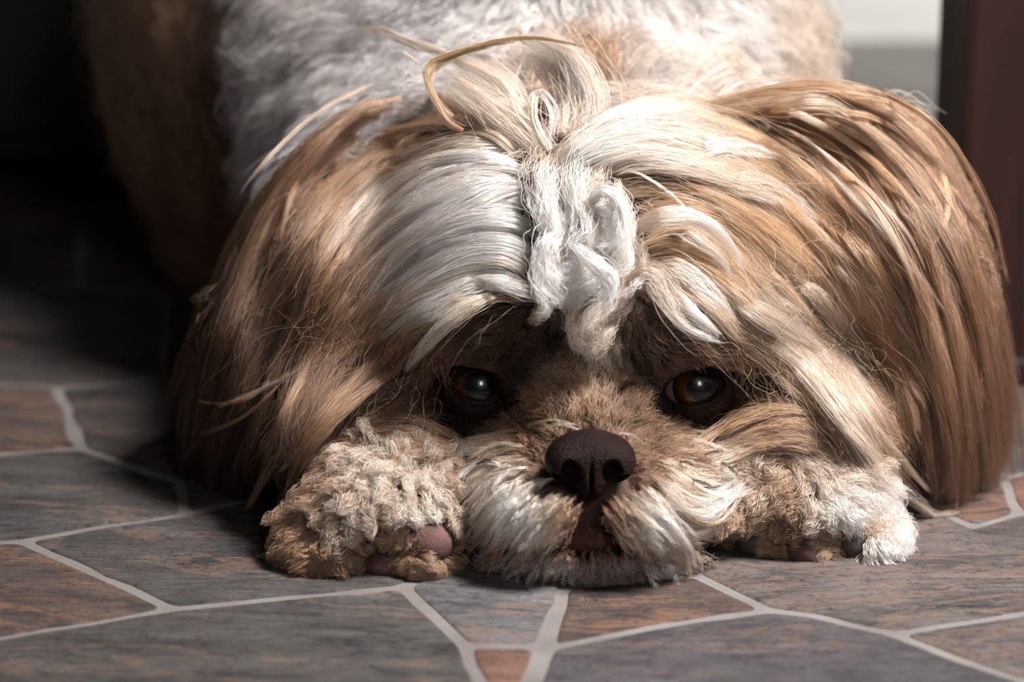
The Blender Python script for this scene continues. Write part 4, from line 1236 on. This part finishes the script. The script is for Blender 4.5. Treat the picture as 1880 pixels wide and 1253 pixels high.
# sparse strands lying over the lips
kw_ = dict(yl=(8, 9), trim=(.55, 1), start=(0, .4), jit=5, tipjit=10, ljit=.0012, rad=.000065, cvar=.16, wav=.0006, fly=.15, guides=False)
sheet(bd, [([(1074, 925), (1060, 955), (1040, 985), (1016, 1018)], 'BBtT'), ([(1056, 910), (1028, 945), (1000, 985), (970, 1028)], 'BTCc'), ([(1040, 900), (995, 940), (960, 985), (935, 1030)], 'tCWC')], nn(75), 6, 3.2, lift=.0012, yd=-.0095, **kw_)
sheet(bd, [([(1100, 925), (1114, 955), (1134, 985), (1158, 1018)], 'BBtT'), ([(1118, 910), (1146, 945), (1174, 985), (1204, 1028)], 'BTCc'), ([(1134, 900), (1180, 940), (1214, 985), (1240, 1030)], 'tCWC')], nn(75), 6, 3.2, lift=.0012, yd=-.0095, **kw_)
sheet(bd, [([(985, 1002), (960, 1025), (935, 1048), (915, 1066)], 'BtgC'), ([(1040, 1006), (1030, 1028), (1020, 1050), (1012, 1072)], 'DtgC'), ([(1086, 1008), (1086, 1030), (1086, 1052), (1085, 1074)], 'DtgC'), ([(1130, 1006), (1142, 1028), (1152, 1050), (1160, 1072)], 'DtgC'), ([(1188, 1002), (1212, 1025), (1236, 1048), (1256, 1064)], 'BtgC')], nn(130), 7, 3.6, lift=.0, yd=-.0045, **kw_)
bd.build('chin_hair', body)

wk = Hair()
for p in ([(1245, 846), (1265, 851), (1284, 861)], [(1320, 844), (1345, 865), (1362, 884)], [(1268, 880), (1290, 887), (1312, 898)], [(1290, 835), (1310, 830), (1332, 828)], [(868, 855), (890, 846), (915, 842)]):
    lock(wk, p, 'DD', 3.2, 14, lift=.011, yl=(-.03, .1), yd=.02, rad=.00007, tip=.3)
wk.build('whiskers', body, 'short dark whiskers in the pale moustache')

# ---- paws
pw = Hair()
PADH = [(708, 1036, 40), (786, 1000, 42)]
patch(pw, [(500, 1050), (530, 960), (600, 880), (670, 810), (700, 795), (760, 815), (830, 860), (850, 930), (850, 960), (790, 955), (735, 945), (690, 955), (645, 985), (620, 1065), (540, 1065)],
      [(690, 815, -.5, -.7, 34, 'cCW'), (735, 830, .2, -.9, 34, 'cCW'), (790, 850, .6, -.7, 30, 'cCc'), (830, 890, .8, .2, 26, 'BTc'), (750, 880, 0, .6, 30, 'yCW'), (770, 920, .3, .8, 32, 'cCW'), (720, 900, -.6, .5, 34, 'TCW'), (690, 860, -.8, .2, 34, 'cCC'),
       (660, 935, -.5, .9, 36, 'TcW'), (700, 950, -.2, 1, 26, 'TcC'), (640, 975, -.3, 1, 26, 'TcC'), (610, 900, -.9, .5, 48, 'TTc'), (570, 970, -.8, .6, 52, 'BTT'), (530, 1030, -.7, .7, 44, 'tTc'), (600, 1020, -.2, 1, 44, 'tTT'), (650, 1040, -.4, .9, 34, 'tTc'), (760, 965, .3, 1, 30, 'CWW'), (810, 965, .7, .6, 30, 'TcC'), (835, 1010, .7, .6, 30, 'tTc'), (790, 1050, .2, 1, 26, 'tcc'), (690, 1060, 0, 1, 22, 'tcc'), (745, 1010, 0, .6, 22, 'DBt')],
      nn(520), 42, spread=16, up=.0065, yl=(-.02, .12), holes=PADH, wav=.0005, clump=.82, rad=.00008, curl=.0006, dirvar=.5, tonevar=.26, cvar=.13, lenvar=.5)
def toe(h, cx, cy, rx, ry, seed_col, nc, yl=(-.02, .13), out=1.0, hole=36):
    ring = [(cx + rx * .7 * math.cos(a), cy + ry * .7 * math.sin(a), math.cos(a), math.sin(a), 26, seed_col) for a in np.linspace(0, 2 * math.pi, 10, endpoint=False)]
    patch(h, [(cx + rx * math.cos(a), cy + ry * math.sin(a)) for a in np.linspace(0, 2 * math.pi, 18, endpoint=False)], ring, nn(nc), 26, spread=8, up=.0028, yl=yl, holes=[(cx, cy, hole)], wav=.0003, clump=.5, rad=.00007, lenvar=.4, cvar=.14)
toe(pw, 705, 1032, 76, 50, 'tTc', 130, hole=34)
toe(pw, 787, 1000, 74, 70, 'tTc', 170, hole=41)
patch(pw, [(560, 1000), (640, 1000), (650, 1068), (540, 1068), (510, 1050)], [(580, 1030, -.4, .9, 40, 'tTc')], nn(60), 26, spread=12, up=.004, yl=(-.02, .13), clump=.6, rad=.00007)
pw.build('paw_fur', body, 'curly cream paw fur')
pr_ = Hair()
PADR = [(1385, 992, 40), (1478, 1008, 40), (1566, 990, 28)]
patch(pr_, [(1310, 960), (1330, 900), (1400, 850), (1500, 815), (1600, 840), (1650, 920), (1675, 985), (1655, 1028), (1590, 1034), (1590, 970), (1530, 950), (1470, 960), (1430, 965), (1380, 950)],
      [(1400, 860, -.2, -.8, 34, 'TcC'), (1470, 840, .5, .3, 50, 'TCC'), (1550, 860, .9, .4, 60, 'CCC'), (1620, 920, .6, .9, 50, 'CWW'), (1640, 980, .4, 1, 46, 'WWW'), (1610, 1005, .1, 1, 36, 'WWW'), (1530, 930, .6, .8, 46, 'CWW'), (1560, 950, .5, .8, 40, 'CWW'), (1500, 960, .1, 1, 30, 'cCC'), (1450, 900, -.5, .3, 30, 'RTc'), (1450, 950, -.2, .6, 22, 'DBT'), (1400, 920, -.7, .5, 30, 'Tcc'), (1370, 960, -.5, .8, 30, 'BTc'), (1430, 1000, 0, 1, 26, 'BTc'), (1520, 1010, .2, 1, 26, 'BcC'), (1340, 1010, -.3, .9, 34, 'DBT'), (1590, 970, .2, 1, 34, 'BTC'), (1440, 1030, .3, .7, 20, 'BTT')],
      nn(520), 40, spread=15, up=.0050, yl=(-.02, .13), holes=PADR, wav=.0005, clump=.5, rad=.00008, curl=.0006, dirvar=.4, cvar=.12)
toe(pr_, 1385, 992, 66, 54, 'BTc', 120, hole=40)
toe(pr_, 1476, 1006, 66, 44, 'tTC', 120, hole=36)
toe(pr_, 1562, 990, 58, 52, 'BTC', 110, hole=32)
pr_.build('paw_fur', body, 'fluffy white and tan paw fur')

# ---- undercoat over the whole body, combed like the nearest traced hair
from mathutils.kdtree import KDTree
GP = np.concatenate([g[0] for g in GUIDES]); GT = np.concatenate([g[1] for g in GUIDES]); GC = np.concatenate([g[2] for g in GUIDES])
GT /= np.linalg.norm(GT, axis=1, keepdims=True) + 1e-9
sel = rng.permutation(len(GP))[:9000]; GP, GT, GC = GP[sel], GT[sel], GC[sel]
kd = KDTree(len(GP))
for i, p in enumerate(GP): kd.insert(Vector(p), i)
kd.balance()
V32 = np.asarray(V); tri = np.concatenate([Fq[:, [0, 1, 2]], Fq[:, [0, 2, 3]]])
e1 = V32[tri[:, 1]] - V32[tri[:, 0]]; e2 = V32[tri[:, 2]] - V32[tri[:, 0]]
cr_ = np.cross(e1, e2); ar = np.linalg.norm(cr_, axis=1); nrm = cr_ / (ar[:, None] + 1e-12)
cen = V32[tri].mean(1)
EC = [c for c, _ in EYES]
okm = (cen[:, 2] > .004)
facezone = (cen[:, 1] < .062) & (np.abs(cen[:, 0] - .026) < .062) & (cen[:, 2] < .088)
pawz = (cen[:, 1] < .075) & (cen[:, 2] < .040)
okm &= ~facezone & ~pawz
pz = ar * okm * np.where(cen[:, 1] > .17, .45, 1.0); pz /= pz.sum()
NU = nn(14000)
ti = rng.choice(len(tri), NU, p=pz)
r1, r2 = rng.random((2, NU)); fl = r1 + r2 > 1; r1[fl] = 1 - r1[fl]; r2[fl] = 1 - r2[fl]
X0 = V32[tri[ti, 0]] + e1[ti] * r1[:, None] + e2[ti] * r2[:, None]
NN = nrm[ti]
steps = 5
path = [X0]; Xc = X0.copy(); colr = None; Tp = None
for s_i in range(steps):
    Tn = np.zeros_like(Xc); Cn = np.zeros_like(Xc)
    for i in range(NU):
        for (co, gi, dd) in kd.find_n(Vector(Xc[i]), 3):
            wgt = 1 / (dd + .002); Tn[i] += GT[gi] * wgt; Cn[i] += GC[gi] * wgt
            Xc  # keep
        Cn[i] /= sum(1 / (q[2] + .002) for q in kd.find_n(Vector(Xc[i]), 3)) if s_i == 0 else 1
    if s_i == 0: colr = Cn
    Tn -= (Tn * NN).sum(1, keepdims=True) * NN * .9
    Tn /= np.linalg.norm(Tn, axis=1, keepdims=True) + 1e-9
    Tn = Tn + NN * (np.where(X0[:, 1] > .17, .5, .26)[:, None] - .1 * s_i) + np.array([0, 0, -.06 * s_i])
    Tn /= np.linalg.norm(Tn, axis=1, keepdims=True)
    stp = np.where(X0[:, 1] > .17, .0044, .0042)[:, None]
    Xc = Xc + Tn * stp * rng.uniform(.8, 1.2, (NU, 1))
    path.append(Xc)
Pth = np.stack(path, 1)
uu = np.linspace(0, steps, K); a0 = np.minimum(uu.astype(int), steps - 1); fu = (uu - a0)[None, :, None]
C3 = Pth[:, a0] * (1 - fu) + Pth[:, a0 + 1] * fu
for c in range(3):
    for _ in range(2): C3[:, 1:-1, c] = .25 * C3[:, :-2, c] + .5 * C3[:, 1:-1, c] + .25 * C3[:, 2:, c]
uc = Hair()
strands(uc, C3, np.repeat(NN[:, None], K, 1), np.repeat((colr * .85)[:, None], K, 1), .0026, 9, flat=.6, wav=.0010, rad=.00013, root=1.0, tip=.35)
uc.build('coat', body)
print('STRANDS', Hair.total)
